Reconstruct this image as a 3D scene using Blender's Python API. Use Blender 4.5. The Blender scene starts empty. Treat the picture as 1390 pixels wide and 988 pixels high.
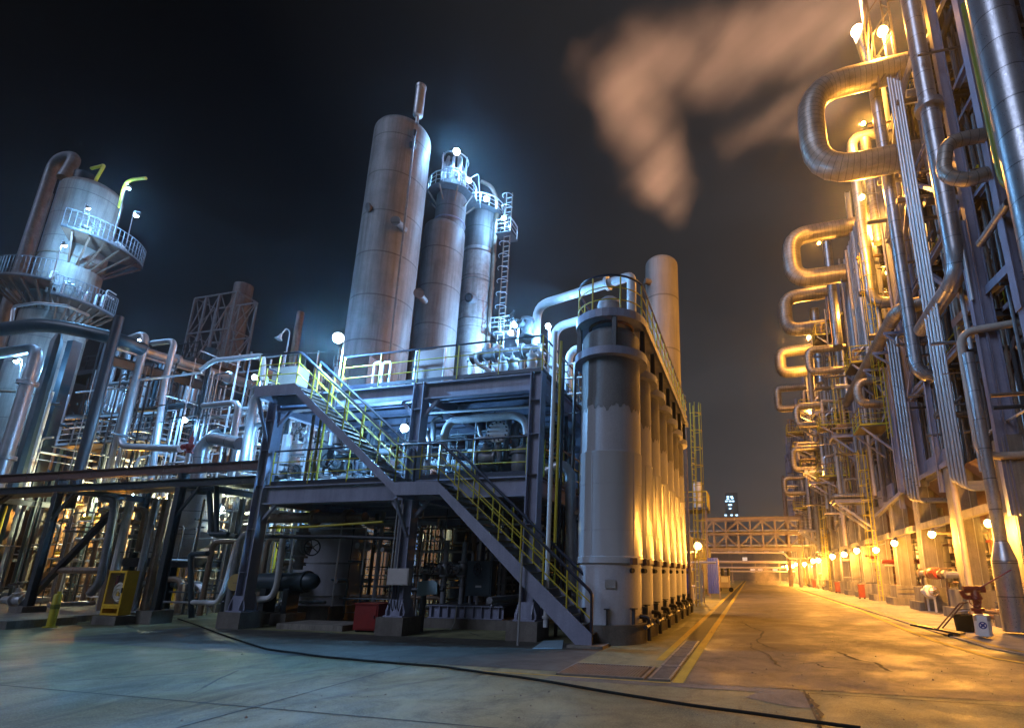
import bpy, math, random
from mathutils import Vector as V, Matrix
random.seed(7)
C = bpy.context.scene.collection
sc = bpy.context.scene
PI = math.pi
# ---------------------------------------------------------------- camera
EYE = V((0, 0, 1.65))
FOC, PX, PY, TILT, YAW, ROLL = 714.836, 825.465, 592.767, .253302, .257976, .0071009
_fw = V((-math.sin(YAW)*math.cos(TILT), math.cos(YAW)*math.cos(TILT), math.sin(TILT)))
_r = V((math.cos(YAW), math.sin(YAW), 0)); _u = _r.cross(_fw)
RT = _r*math.cos(ROLL)+_u*math.sin(ROLL); UP = -_r*math.sin(ROLL)+_u*math.cos(ROLL); FW = _fw
cam = bpy.data.cameras.new('camera'); camo = bpy.data.objects.new('camera', cam); C.objects.link(camo)
m = Matrix.Identity(4)
for i in range(3):
    m[i][0] = RT[i]; m[i][1] = UP[i]; m[i][2] = -FW[i]; m[i][3] = EYE[i]
camo.matrix_world = m
cam.sensor_width = 36; cam.sensor_fit = 'HORIZONTAL'; cam.lens = FOC/1390*36
cam.shift_x = (695-PX)/1390; cam.shift_y = (PY-494)/1390
cam.clip_start = .1; cam.clip_end = 3000
sc.camera = camo

def P(px, py, X=None, Y=None, Z=None):
    """survey: the place on the plane X=, Y= or Z= that the photograph shows at a pixel"""
    d = RT*((px-PX)/FOC)-UP*((py-PY)/FOC)+FW
    if X is not None: s = X/d.x
    elif Y is not None: s = Y/d.y
    else: s = (Z-EYE.z)/d.z
    return EYE+d*s
def pxm(p):
    """metres that one pixel of the photograph covers at a place"""
    return (V(p)-EYE).dot(FW)/FOC
# ---------------------------------------------------------------- mesh builder
def frame(d, up=None):
    d = V(d).normalized()
    up = V(up) if up is not None else (V((0, 0, 1)) if abs(d.z) < .95 else V((0, 1, 0)))
    s = d.cross(up).normalized(); u = s.cross(d).normalized()
    return d, s, u
def rounded(pts, bend, n=5):
    pts = [V(p) for p in pts]
    if len(pts) < 3 or bend <= 0: return pts
    out = [pts[0]]
    for i in range(1, len(pts)-1):
        a, b, c = pts[i-1], pts[i], pts[i+1]
        d1, d2 = (a-b), (c-b)
        if d1.length < 1e-5 or d2.length < 1e-5: continue
        ang = d1.angle(d2)
        if ang > PI-.05: out.append(b); continue
        t = min(bend, d1.length*.48, d2.length*.48)
        p, q = b+d1.normalized()*t, b+d2.normalized()*t
        for k in range(n+1):
            f = k/n
            out.append(p*(1-f)**2+b*2*f*(1-f)+q*f*f)
    out.append(pts[-1])
    return out
class MB:
    def __init__(s): s.v = []; s.f = []; s.uv = []; s.sm = []
    def _face(s, idx, uv=None, smooth=False):
        s.f.append(idx); s.uv.append(uv); s.sm.append(smooth)
    def quad(s, a, b, c, d):
        i = len(s.v); s.v += [V(a), V(b), V(c), V(d)]; s._face((i, i+1, i+2, i+3), [(0, 0), (1, 0), (1, 1), (0, 1)]); return s
    def poly(s, pts):
        i = len(s.v); s.v += [V(p) for p in pts]; s._face(tuple(range(i, i+len(pts)))); return s
    def box(s, x0, y0, z0, x1, y1, z1):
        x0, x1 = sorted((x0, x1)); y0, y1 = sorted((y0, y1)); z0, z1 = sorted((z0, z1))
        i = len(s.v)
        s.v += [V(p) for p in ((x0,y0,z0),(x1,y0,z0),(x1,y1,z0),(x0,y1,z0),(x0,y0,z1),(x1,y0,z1),(x1,y1,z1),(x0,y1,z1))]
        for q in ((0,3,2,1),(4,5,6,7),(0,1,5,4),(1,2,6,5),(2,3,7,6),(3,0,4,7)): s._face(tuple(i+k for k in q))
        return s
    def prism(s, prof, a, b, up=None):
        """closed 2D outline (side, up) swept from a to b"""
        a, b = V(a), V(b); d, sd, u = frame(b-a, up); i = len(s.v); n = len(prof)
        for p in (a, b): s.v += [p+sd*x+u*y for x, y in prof]
        for k in range(n):
            j = (k+1) % n; s._face((i+k, i+j, i+n+j, i+n+k))
        s._face(tuple(i+k for k in reversed(range(n)))); s._face(tuple(i+n+k for k in range(n)))
        return s
    def bar(s, a, b, w, h=None, up=None):
        h = w if h is None else h
        return s.prism([(-w/2,-h/2),(w/2,-h/2),(w/2,h/2),(-w/2,h/2)], a, b, up)
    def ibeam(s, a, b, depth, width, t=None, up=None):
        t = t or depth*.07; D, W = depth/2, width/2; w = t*.4
        return s.prism([(-W,-D),(W,-D),(W,-D+t),(w,-D+t),(w,D-t),(W,D-t),(W,D),(-W,D),(-W,D-t),(-w,D-t),(-w,-D+t),(-W,-D+t)], a, b, up)
    def chan(s, a, b, depth, width, t=.015, up=None, flip=1):
        D, W = depth/2, width; pr = [(0,-D),(W,-D),(W,-D+t),(t,-D+t),(t,D-t),(W,D-t),(W,D),(0,D)]
        if flip < 0: pr = [(-x, y) for x, y in reversed(pr)]
        return s.prism(pr, a, b, up)
    def tube(s, pts, r, bend=0, seg=12, caps=True, n=5, closed=False):
        p = rounded(pts, bend, n); N = len(p); i0 = len(s.v)
        tang = []
        for k in range(N):
            if closed: t = p[(k+1) % N]-p[k-1]
            elif k == 0: t = p[1]-p[0]
            elif k == N-1: t = p[-1]-p[-2]
            else: t = (p[k+1]-p[k]).normalized()+(p[k]-p[k-1]).normalized()
            tang.append(t.normalized() if t.length > 1e-9 else V((0, 0, 1)))
        _, sd, u = frame(tang[0]); L = 0; Ls = []
        rr = r if isinstance(r, (list, tuple)) else None
        for k in range(N):
            if k:
                L += (p[k]-p[k-1]).length
                q = tang[k-1].rotation_difference(tang[k]); sd = q @ sd; u = q @ u
            Ls.append(L); R = rr[k] if rr else r
            for j in range(seg):
                a = 2*PI*j/seg
                s.v.append(p[k]+(sd*math.cos(a)+u*math.sin(a))*R)
        for k in range(N if closed else N-1):
            k2 = (k+1) % N
            for j in range(seg):
                j2 = (j+1) % seg
                s._face((i0+k*seg+j, i0+k*seg+j2, i0+k2*seg+j2, i0+k2*seg+j),
                        [(Ls[k], j/seg), (Ls[k], (j+1)/seg), (Ls[k2], (j+1)/seg), (Ls[k2], j/seg)], True)
        if caps and not closed:
            s._face(tuple(i0+j for j in reversed(range(seg)))); s._face(tuple(i0+(N-1)*seg+j for j in range(seg)))
        return s
    def cyl(s, a, b, r, seg=14, r2=None):
        return s.tube([a, b], [r, r if r2 is None else r2], 0, seg)
    def lathe(s, prof, c, axis=(0, 0, 1), seg=32, up=None, a0=0, a1=2*PI):
        """prof: (radius, height) pairs along axis from c"""
        c = V(c); d, sd, u = frame(axis, up); i0 = len(s.v); n = len(prof); full = a1-a0 > 2*PI-.01
        cnt = seg if full else seg+1; L = [0]
        for k in range(1, n): L.append(L[-1]+math.hypot(prof[k][0]-prof[k-1][0], prof[k][1]-prof[k-1][1]))
        for r, h in prof:
            for j in range(cnt):
                a = a0+(a1-a0)*j/seg
                s.v.append(c+d*h+(sd*math.cos(a)+u*math.sin(a))*max(r, .0005))
        for k in range(n-1):
            for j in range(seg):
                j2 = (j+1) % cnt
                s._face((i0+k*cnt+j, i0+k*cnt+j2, i0+(k+1)*cnt+j2, i0+(k+1)*cnt+j),
                        [(L[k], j/seg), (L[k], (j+1)/seg), (L[k+1], (j+1)/seg), (L[k+1], j/seg)], True)
        return s
    def ring(s, c, axis, R, r, seg=20, tseg=6, a0=0, a1=2*PI):
        d, sd, u = frame(axis); c = V(c); full = a1-a0 > 2*PI-.01
        pts = [c+(sd*math.cos(a0+(a1-a0)*k/seg)+u*math.sin(a0+(a1-a0)*k/seg))*R for k in range(seg if full else seg+1)]
        return s.tube(pts, r, 0, tseg, closed=full)
    def ball(s, c, r, seg=12, rings=8):
        return s.lathe([(r*math.sin(PI*k/rings), -r*math.cos(PI*k/rings)) for k in range(rings+1)], c, seg=seg)
    def mesh(s, name, mat, off):
        me = bpy.data.meshes.new(name)
        me.from_pydata([tuple(p-off) for p in s.v], [], s.f)
        me.polygons.foreach_set('use_smooth', s.sm)
        ul = me.uv_layers.new(name='UVMap'); flat = []
        for f, u in zip(s.f, s.uv):
            if u is None: u = [(0, 0)]*len(f)
            for q in u: flat += q
        ul.data.foreach_set('uv', flat)
        me.materials.append(mat)
        me.validate()
        if any(s.sm): me.set_sharp_from_angle(angle=math.radians(38))
        return me
    def build(s, name, mat, parent=None, label=None):
        off = V((0, 0, 0))
        if parent is not None:
            q = parent
            while q is not None: off = off+q.location; q = q.parent
        o = bpy.data.objects.new(name, s.mesh(name, mat, off)); C.objects.link(o)
        if parent is not None: o.parent = parent
        if label: o['label'] = label
        return o
    def base(s):
        xs = [p.x for p in s.v]; ys = [p.y for p in s.v]; zs = [p.z for p in s.v]
        return V(((min(xs)+max(xs))/2, (min(ys)+max(ys))/2, min(zs)))
def tag(o, label, cat, group=None):
    o['label'] = label; o['category'] = cat
    if group: o['group'] = group
    return o
def thing(name, label, cat, loc=(0, 0, 0), group=None):
    o = bpy.data.objects.new(name, None); C.objects.link(o); o.location = loc; o.empty_display_size = .3
    return tag(o, label, cat, group)
def solo(name, mb, mat, label, cat, group=None):
    b = mb.base(); o = bpy.data.objects.new(name, mb.mesh(name, mat, b)); o.location = b; C.objects.link(o)
    return tag(o, label, cat, group)
def struct(name, mb, mat, kind='structure'):
    o = mb.build(name, mat); o['kind'] = kind; return o
ORD = ['first','second','third','fourth','fifth','sixth','seventh','eighth','ninth','tenth','eleventh','twelfth','thirteenth','fourteenth','fifteenth','sixteenth','seventeenth','eighteenth','nineteenth','twentieth']
def nth(i):
    if i < 20: return ORD[i]
    t = ['twenty','thirty','forty','fifty','sixty','seventy','eighty'][i//10-1-1] if (i+1) % 10 else ''
    if (i+1) % 10 == 0: return ['','','thirtieth','fortieth','fiftieth','sixtieth','seventieth','eightieth'][i//10]
    tens = ['','','twenty','thirty','forty','fifty','sixty','seventy','eighty'][(i+1)//10]
    return tens+'-'+ORD[(i+1) % 10-1]
def copy_tree(o, parent=None, off=None):
    c = o.copy(); C.objects.link(c)
    if parent is not None: c.parent = parent
    elif off is not None: c.location = o.location+V(off)
    for ch in list(o.children): copy_tree(ch, c)
    return c
# ---------------------------------------------------------------- materials
def mk(name):
    m = bpy.data.materials.new(name); m.use_nodes = True; nt = m.node_tree
    b = nt.nodes['Principled BSDF']
    return m, nt, b
class N:
    """tiny helper for node graphs"""
    def __init__(s, nt): s.nt = nt
    def new(s, t, **kw):
        n = s.nt.nodes.new(t)
        for k, v in kw.items(): setattr(n, k, v)
        return n
    def link(s, a, b): s.nt.links.new(a, b)
    def math(s, op, a, b=None, c=None, clamp=False):
        n = s.new('ShaderNodeMath', operation=op, use_clamp=clamp)
        for i, x in enumerate((a, b, c)):
            if x is None: continue
            if isinstance(x, (int, float)): n.inputs[i].default_value = x
            else: s.link(x, n.inputs[i])
        return n.outputs[0]
    def noise(s, vec, scale, detail=4, rough=.6, dist=0):
        n = s.new('ShaderNodeTexNoise'); n.inputs['Scale'].default_value = scale; n.inputs['Detail'].default_value = detail
        n.inputs['Roughness'].default_value = rough; n.inputs['Distortion'].default_value = dist
        if vec is not None: s.link(vec, n.inputs['Vector'])
        return n.outputs['Fac']
    def ramp(s, fac, a, b, ca=0., cb=1.):
        n = s.new('ShaderNodeMapRange'); n.clamp = True
        for k, x in zip((1, 2, 3, 4), (a, b, ca, cb)): n.inputs[k].default_value = x
        s.link(fac, n.inputs[0]); return n.outputs[0]
    def mix(s, fac, a, b, blend='MIX'):
        n = s.new('ShaderNodeMix', data_type='RGBA', blend_type=blend)
        for i, x in ((0, fac), (6, a), (7, b)):
            if isinstance(x, (int, float)): n.inputs[i].default_value = x
            elif isinstance(x, tuple): n.inputs[i].default_value = (*x, 1) if len(x) == 3 else x
            else: s.link(x, n.inputs[i])
        return n.outputs[2]
    def mapping(s, vec, scale=(1, 1, 1), rot=(0, 0, 0), loc=(0, 0, 0)):
        n = s.new('ShaderNodeMapping'); n.inputs['Scale'].default_value = scale; n.inputs['Rotation'].default_value = rot; n.inputs['Location'].default_value = loc
        s.link(vec, n.inputs['Vector']); return n.outputs[0]
    def pos(s): return s.new('ShaderNodeNewGeometry').outputs['Position']
    def uv(s): return s.new('ShaderNodeTexCoord').outputs['UV']
    def sep(s, v):
        n = s.new('ShaderNodeSeparateXYZ'); s.link(v, n.inputs[0]); return n.outputs
    def bump(s, h, strength, dist=.02):
        n = s.new('ShaderNodeBump'); n.inputs['Strength'].default_value = strength; n.inputs['Distance'].default_value = dist
        s.link(h, n.inputs['Height']); return n.outputs[0]
def mat(name, c1, c2=None, rough=.5, metal=0., scale=1.5, streak=0., rust=0., rustc=(.13, .055, .02), bump=.12, seam=0., seamgap=.9, seams_z=0., spec=.5, coat=0., speck=.35):
    m, nt, b = mk(name); n = N(nt); pos = n.pos()
    c2 = c2 or tuple(x*.6 for x in c1)
    f = n.ramp(n.noise(pos, scale, 6, .65, .3), .3, .72)
    col = n.mix(f, c1, c2)
    if streak:
        st = n.ramp(n.noise(n.mapping(pos, (2.3, 2.3, .12)), 1.6, 5, .65), .45, .75, 0, streak)
        col = n.mix(st, col, tuple(x*.42 for x in c2))
    fine = n.noise(pos, 24, 4, .6)
    col = n.mix(n.ramp(fine, .35, .7, 0, speck), col, tuple(x*.72 for x in c2))
    rg = n.ramp(fine, .3, .7, rough-.23*speck, rough+.34*speck)
    if rust:
        rm = n.ramp(n.noise(n.mapping(pos, (1.4, 1.4, .6)), 2.2, 8, .72, .5), .74-rust*.4, .8-rust*.3)
        col = n.mix(rm, col, rustc); rg = n.math('ADD', rg, n.math('MULTIPLY', rm, .3))
        met = n.math('MULTIPLY', n.math('SUBTRACT', 1., rm), metal); n.link(met, b.inputs['Metallic'])
    else: b.inputs['Metallic'].default_value = metal
    h = fine
    if seam:
        u = n.sep(n.uv())[0]; fr = n.math('FRACT', n.math('DIVIDE', u, seamgap)); fl = n.math('FLOOR', n.math('DIVIDE', u, seamgap))
        wn = n.new('ShaderNodeTexWhiteNoise', noise_dimensions='1D'); n.link(fl, wn.inputs['W'])
        col = n.mix(n.ramp(wn.outputs[0], 0, 1, 0, .45), col, tuple(x*.55 for x in c1))
        ln = n.math('LESS_THAN', fr, seam); col = n.mix(n.math('MULTIPLY', ln, .75), col, tuple(x*.18 for x in c1))
        h = n.math('SUBTRACT', n.math('MULTIPLY', fine, .3), n.math('MULTIPLY', ln, 1.))
    if seams_z:
        z = n.sep(pos)[2]; fr = n.math('FRACT', n.math('DIVIDE', z, seams_z)); ln = n.math('LESS_THAN', fr, .03)
        wn = n.new('ShaderNodeTexWhiteNoise', noise_dimensions='1D'); n.link(n.math('FLOOR', n.math('DIVIDE', z, seams_z)), wn.inputs['W'])
        col = n.mix(n.ramp(wn.outputs[0], 0, 1, 0, .3), col, tuple(x*.6 for x in c1))
        col = n.mix(n.math('MULTIPLY', ln, .6), col, tuple(x*.25 for x in c2))
    n.link(col, b.inputs['Base Color']); n.link(rg, b.inputs['Roughness'])
    b.inputs['Specular IOR Level'].default_value = spec; b.inputs['Coat Weight'].default_value = coat; b.inputs['Coat Roughness'].default_value = .15
    n.link(n.bump(h, bump, .02), b.inputs['Normal'])
    return m
def emis(name, col, s):
    m, nt, b = mk(name); b.inputs['Base Color'].default_value = (*col, 1); b.inputs['Emission Color'].default_value = (*col, 1); b.inputs['Emission Strength'].default_value = s
    return m
STEEL = mat('painted_steel', (.31, .33, .44), (.21, .225, .31), .45, 0, 1.2, rust=.1, streak=.5)
DRAINM = mat('drain_steel', (.26, .26, .25), (.15, .15, .14), .5, .4, 4, rust=.1)
DSTEEL = mat('dark_steel', (.05, .06, .07), (.03, .035, .04), .45, .1, 2, rust=.12)
TEAL = mat('dark_teal_paint', (.035, .06, .075), (.02, .035, .045), .4, .1, 2, rust=.05)
BLACK = mat('black_paint', (.018, .02, .024), (.01, .011, .013), .5)
NAVY = mat('navy_rail_paint', (.022, .028, .05), (.012, .015, .03), .35)
YEL = mat('yellow_paint', (.55, .46, .025), (.42, .33, .02), .42, rust=.1)
OLIVE = mat('olive_paint', (.20, .20, .015), (.13, .13, .01), .4, rust=.05)
CLAD = mat('aluminium_cladding', (.5, .51, .53), (.3, .31, .33), .33, .75, 1.6, seam=.035, seamgap=.95, rust=.02, rustc=(.16, .12, .08), bump=.25)
CLADW = mat('worn_cladding_rings', (.46, .43, .39), (.2, .175, .14), .42, .6, 1.3, seam=.09, seamgap=.27, rust=.16, rustc=(.14, .09, .05), bump=.3)
GALV = mat('galvanised_pipe', (.5, .52, .54), (.36, .37, .39), .38, .55, 3, rust=.05, bump=.15)
WPIPE = mat('white_pipe_paint', (.72, .74, .76), (.56, .58, .6), .4, 0, 3, rust=.05, streak=.2)
GPIPE = mat('grey_pipe_paint', (.24, .25, .27), (.13, .14, .15), .42, .15, 3, rust=.12)
BPIPE = mat('rusty_brown_pipe', (.26, .19, .13), (.14, .09, .06), .55, .2, 3, rust=.3)
BEIGE = mat('beige_pipe_paint', (.48, .42, .36), (.36, .31, .26), .45, 0, 3, rust=.08)
TOWER = mat('weathered_tower_plate', (.36, .35, .345), (.17, .165, .16), .55, .1, .75, streak=.85, seams_z=3.1, rust=.05, bump=.1)
TOWERD = mat('soot_stained_tower_plate', (.24, .22, .21), (.12, .11, .105), .55, .1, .8, streak=.9, seams_z=2.6, rust=.08)
TOWERP = mat('peeling_tower_paint', (.55, .54, .53), (.22, .2, .19), .5, .1, 2.2, streak=.8, seams_z=2.2, rust=.12)
TOWERL = mat('stained_tower_panels', (.33, .295, .255), (.17, .145, .12), .6, 0, .7, streak=1., seams_z=1.5, rust=.2, rustc=(.2, .1, .035))
TANKU = mat('weathered_tank_top', (.2, .2, .2), (.13, .13, .13), .55, .1, .9, streak=.7, rust=.04)
TANKM = mat('grey_tank_paint', (.42, .42, .45), (.34, .34, .37), .45, .05, .7, streak=.35, rust=.01, coat=.15)
TANKC = mat('glossy_tank_cladding', (.5, .51, .54), (.43, .44, .47), .24, .12, .4, streak=.25, bump=.01, coat=.5, speck=.06)
_nt = TANKC.node_tree; _b = _nt.nodes['Principled BSDF']; _tg = _nt.nodes.new('ShaderNodeTangent'); _tg.direction_type = 'RADIAL'; _tg.axis = 'Z'; _nt.links.new(_tg.outputs[0], _b.inputs['Tangent'])
_b.inputs['Anisotropic'].default_value = .93; _b.inputs['Metallic'].default_value = .12; _b.inputs['Coat Weight'].default_value = 0
TANKS = mat('matt_tank_skirt', (.5, .5, .54), (.4, .4, .44), .55, 0, 1.3, streak=.3)
CONC = mat('concrete', (.29, .27, .23), (.15, .138, .115), .85, 0, 1.1, streak=.9, bump=.4)
CONCD = mat('stained_concrete', (.2, .18, .155), (.11, .1, .085), .85, 0, 2.2, streak=.5, bump=.5)
RUST = mat('rusty_steel', (.17, .085, .045), (.085, .045, .03), .7, .2, 3, bump=.4)
BROWN = mat('red_brown_steel', (.16, .085, .07), (.1, .055, .05), .55, 0, 1.5, rust=.2)
RED = mat('red_paint', (.27, .018, .014), (.16, .012, .01), .4, rust=.04)
ORANGE = mat('faded_orange_paint', (.6, .2, .1), (.45, .13, .06), .5)
BLUEP = mat('blue_corrugated_sheet', (.04, .06, .30), (.025, .04, .2), .4, 0, 2, rust=.04)
TANP = mat('tan_corrugated_sheet', (.38, .27, .15), (.28, .2, .11), .5, 0, 2, rust=.08)
PANELW = mat('white_panel', (.78, .78, .76), (.7, .7, .68), .5)
PANELG = mat('grey_enamel_box', (.5, .47, .45), (.42, .4, .38), .4)
SHEETB = mat('pale_blue_sheet', (.35, .52, .62), (.28, .45, .55), .5)
CASING = mat('furnace_casing', (.1, .095, .09), (.055, .05, .048), .6, .1, .6, streak=.7, rust=.15)
RUBBER = mat('black_rubber', (.009, .011, .009), None, .75, spec=.2)
GRATE = mat('deck_grating', (.08, .08, .085), (.04, .04, .045), .6, .3, 4)
TREAD = mat('tread_grating', (.2, .17, .14), (.1, .085, .07), .6, .3, 4, rust=.2)
LAMPH = mat('lamp_housing', (.2, .2, .21), None, .45, .3)
BULBC = emis('cold_lamp_glass', (.62, .85, 1), 40)
BULBW = emis('sodium_lamp_glass', (1, .6, .18), 40)
GLASS, _nt, _b = mk('thin_glass'); _n = N(_nt); _t = _n.new('ShaderNodeBsdfTransparent'); _g = _n.new('ShaderNodeBsdfGlossy'); _g.inputs['Roughness'].default_value = .05; _mx = _n.new('ShaderNodeMixShader'); _mx.inputs[0].default_value = .07
_n.link(_t.outputs[0], _mx.inputs[1]); _n.link(_g.outputs[0], _mx.inputs[2]); _n.link(_mx.outputs[0], _nt.nodes['Material Output'].inputs['Surface'])
BRIDGEM = mat('bridge_paint', (.3, .24, .17), (.2, .155, .11), .5, 0, 1.5, streak=.4, rust=.12)
# ================================================================ ground
def ground_mat(name, c1, c2, crackle=.3, wet=.0, big=.12):
    m, nt, b = mk(name); n = N(nt); pos = n.pos()
    f = n.ramp(n.noise(pos, big, 9, .7, .5), .4, .6); col = n.mix(f, c1, c2)
    f2 = n.ramp(n.noise(pos, 1.3, 10, .78, .8), .42, .66, 0, .8); col = n.mix(f2, col, tuple(x*.5 for x in c2))
    sp = n.ramp(n.noise(pos, 42, 3, .75), .5, .7, 0, .6); col = n.mix(sp, col, tuple(min(1, x*1.5) for x in c1))
    dk = n.ramp(n.noise(n.mapping(pos, (1, .35, 1)), .55, 8, .75, 1.4), .54, .68, 0, .75); col = n.mix(dk, col, tuple(x*.3 for x in c2))
    tr = n.ramp(n.noise(n.mapping(pos, (3.2, .05, 1)), .5, 4, .6), .55, .75, 0, .3); col = n.mix(tr, col, tuple(x*.4 for x in c2))
    vo = n.new('ShaderNodeTexVoronoi', feature='DISTANCE_TO_EDGE'); vo.inputs['Scale'].default_value = .33
    wob = n.new('ShaderNodeMix', data_type='VECTOR'); wob.inputs[0].default_value = .12
    nz = n.new('ShaderNodeTexNoise'); nz.inputs['Scale'].default_value = 1.6; nz.inputs['Detail'].default_value = 6; n.link(pos, nz.inputs['Vector'])
    n.link(pos, wob.inputs[4]); n.link(nz.outputs['Color'], wob.inputs[5]); n.link(wob.outputs[1], vo.inputs['Vector'])
    cr = n.math('MULTIPLY', n.math('LESS_THAN', vo.outputs['Distance'], .006), n.ramp(n.noise(pos, .25, 3), .55, .6, 0, crackle))
    col = n.mix(cr, col, (.02, .02, .018))
    n.link(col, b.inputs['Base Color'])
    r = n.ramp(n.noise(pos, .6, 6, .65, .5), .35, .65, .82-wet*.9, .9-wet*.2); n.link(r, b.inputs['Roughness'])
    hgt = n.math('SUBTRACT', n.math('ADD', n.noise(pos, 38, 5, .7), n.math('MULTIPLY', n.noise(pos, 3, 6, .6), .8)), n.math('MULTIPLY', cr, 2.))
    n.link(n.bump(hgt, .45, .02), b.inputs['Normal'])
    return m
GRND = ground_mat('yard_concrete', (.25, .25, .125), (.105, .108, .056), .8, .35, .1)
ROADM = ground_mat('road_asphalt', (.155, .13, .098), (.085, .072, .056), .6, .4, .09)
PAVE = ground_mat('kerb_concrete', (.34, .32, .28), (.22, .2, .18), .2, .1)
LINEY = mat('worn_yellow_line', (.5, .37, .03), (.34, .25, .03), .7, rust=.22, rustc=(.12, .11, .09))
JOINT = mat('joint_tar', (.015, .016, .014), None, .7)
PATCH = ground_mat('repair_patch', (.16, .16, .145), (.1, .1, .09), .3, .2, .6)
WETM = ground_mat('oil_stained_concrete', (.085, .085, .07), (.05, .05, .042), .2, .45, .4)
b = MB(); b.quad((-900, -200, 0), (900, -200, 0), (900, 1500, 0), (-900, 1500, 0)); struct('ground', b, GRND)
b = MB(); b.poly([(-1.1, 8.95, .004), (5.9, 8.95, .004), (5.3, 12.8, .004), (5.05, 15, .004), (5.0, 20, .004), (5.0, 170, .004), (-1.1, 170, .004)]); struct('road', b, ROADM)
b = MB(); b.poly([(-16.5, 9.6, .004), (-3.3, 9.3, .004), (-3.3, 13, .004), (-16.5, 13, .004)]); struct('oil_stained_apron', b, WETM)
def ribbon(pts, w, z):
    b = MB(); pts = [V(p) for p in pts]; L, R = [], []
    for k, p in enumerate(pts):
        t = (pts[min(k+1, len(pts)-1)]-pts[max(k-1, 0)]); t.z = 0; t.normalize(); s = V((t.y, -t.x, 0))
        ww = w[k] if isinstance(w, list) else w
        L.append(V((p.x, p.y, z))-s*ww/2); R.append(V((p.x, p.y, z))+s*ww/2)
    for k in range(len(pts)-1): b.quad(L[k], R[k], R[k+1], L[k+1])
    return b
def g7(*uv): return [P(690+u/1.986, 780+v/1.986, Z=0) for u, v in uv]
# yellow lines beside the drain and along the kerb
struct('yellow_line', ribbon([(-1.2, 8.9, 0), (-1.2, 20, 0), (-1.2, 150, 0)], .17, .008), LINEY)
struct('yellow_line', ribbon([(-1.82, 11.0, 0), (-1.82, 20, 0), (-1.82, 150, 0)], .16, .008), LINEY)
struct('yellow_line', ribbon([(-5.2, 8.95, 0), (-1.3, 8.86, 0)], .06, .008), LINEY)
struct('yellow_line', ribbon([(5.6, 11.6, 0), (5.2, 12.6, 0), (4.75, 13.4, 0), (4.55, 16, 0), (4.62, 20, 0), (5.0, 28, 0), (5.05, 150, 0)], .16, .012), LINEY)
b = MB(); pr = [(-1.68, 9.0), (-1.32, 150)]
b.box(-1.7, 11.0, .0, -1.32, 150, .006); struct('drain_channel', b, JOINT)
# grating: bars over the drain near the corner
def grating(name, x0, x1, y0, y1, along, label):
    t = thing(name, label, 'drain grate', ((x0+x1)/2, (y0+y1)/2, 0))
    f = MB(); z0, z1 = .006, .03
    f.box(x0, y0, z0, x1, y0+.04, z1); f.box(x0, y1-.04, z0, x1, y1, z1); f.box(x0, y0+.04, z0, x0+.04, y1-.04, z1); f.box(x1-.04, y0+.04, z0, x1, y1-.04, z1)
    f.build('frame', DRAINM, t)
    g = MB()
    if along == 'x':
        k = int((x1-x0-.1)/.05)
        for i in range(k): x = x0+.06+i*.05; g.box(x, y0+.04, z0, x+.02, y1-.04, z1-.004)
    else:
        k = int((y1-y0-.1)/.05)
        for i in range(k): y = y0+.06+i*.05; g.box(x0+.04, y, z0, x1-.04, y+.02, z1-.004)
    g.build('bars', DRAINM, t)
    return t
grating('drain_grate', -3.25, -1.76, 9.0, 10.15, 'x', 'wide steel drain grating across the yard corner by the hose')
for i in range(4): grating('drain_grate', -1.69, -1.33, 9.0+i*1.3, 10.24+i*1.3, 'y', f'narrow drain grating between the yellow lines, {ORD[i]} one from the yard corner')
b = MB(); b.box(-3.26, 9.0, .001, -1.32, 10.2, .005); struct('drain_pit', b, JOINT)
# slab joints and cracks
for pts, w in (([(-30, 5.86, 0), (12, 5.86, 0)], .025), ([(-6.05, 2, 0), (-6.15, 9.4, 0)], .025), ([(-13.5, 2, 0), (-13.5, 10, 0)], .02), ([(-30, 9.55, 0), (-5, 9.4, 0)], .02), ([(.66, 3, 0), (.66, 8.9, 0)], .03), ([(6, 8.6, 0), (.7, 8.73, 0)], .02)):
    struct('slab_joint', ribbon(pts, w, .005), JOINT)
def jag(pts, n=6, a=.05):
    out = []
    for k in range(len(pts)-1):
        a = min(.05, .25*(pts[k+1]-pts[k]).length/n)
        for i in range(n):
            p = pts[k].lerp(pts[k+1], i/n); out.append(p+V((random.uniform(-a, a), random.uniform(-a, a)*1.5, 0)))
    return out+[pts[-1]]
for pts, w in ((g7((630,128),(665,145),(690,155),(670,180),(700,195),(725,200)), .04), (g7((650,185),(660,200),(690,210),(735,248)), .03), (g7((890,208),(940,230),(985,238),(1035,262)), .045),
               (g7((1050,213),(1110,217)), .03), (g7((830,240),(850,250),(900,252)), .03), (g7((1100,235),(1200,240),(1300,240)), .02), (g7((800,318),(822,345),(842,375),(835,413)), .04)):
    j = jag(pts); struct('crack', ribbon(j, [w*random.uniform(.6, 1.9) for _ in j], .012), JOINT)
q = g7((640, 330), (690, 308), (800, 316), (828, 360), (760, 356)); b = MB(); b.poly([V((p.x, p.y, .004)) for p in q]); struct('road_patch', b, PATCH)
b = MB(); b.poly([(-3.3, 8.6, .0045), (.6, 8.6, .0045), (.6, 8.9, .0045), (-1.32, 8.94, .0045), (-3.3, 8.98, .0045)]); struct('road_patch', b, PATCH)
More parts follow.
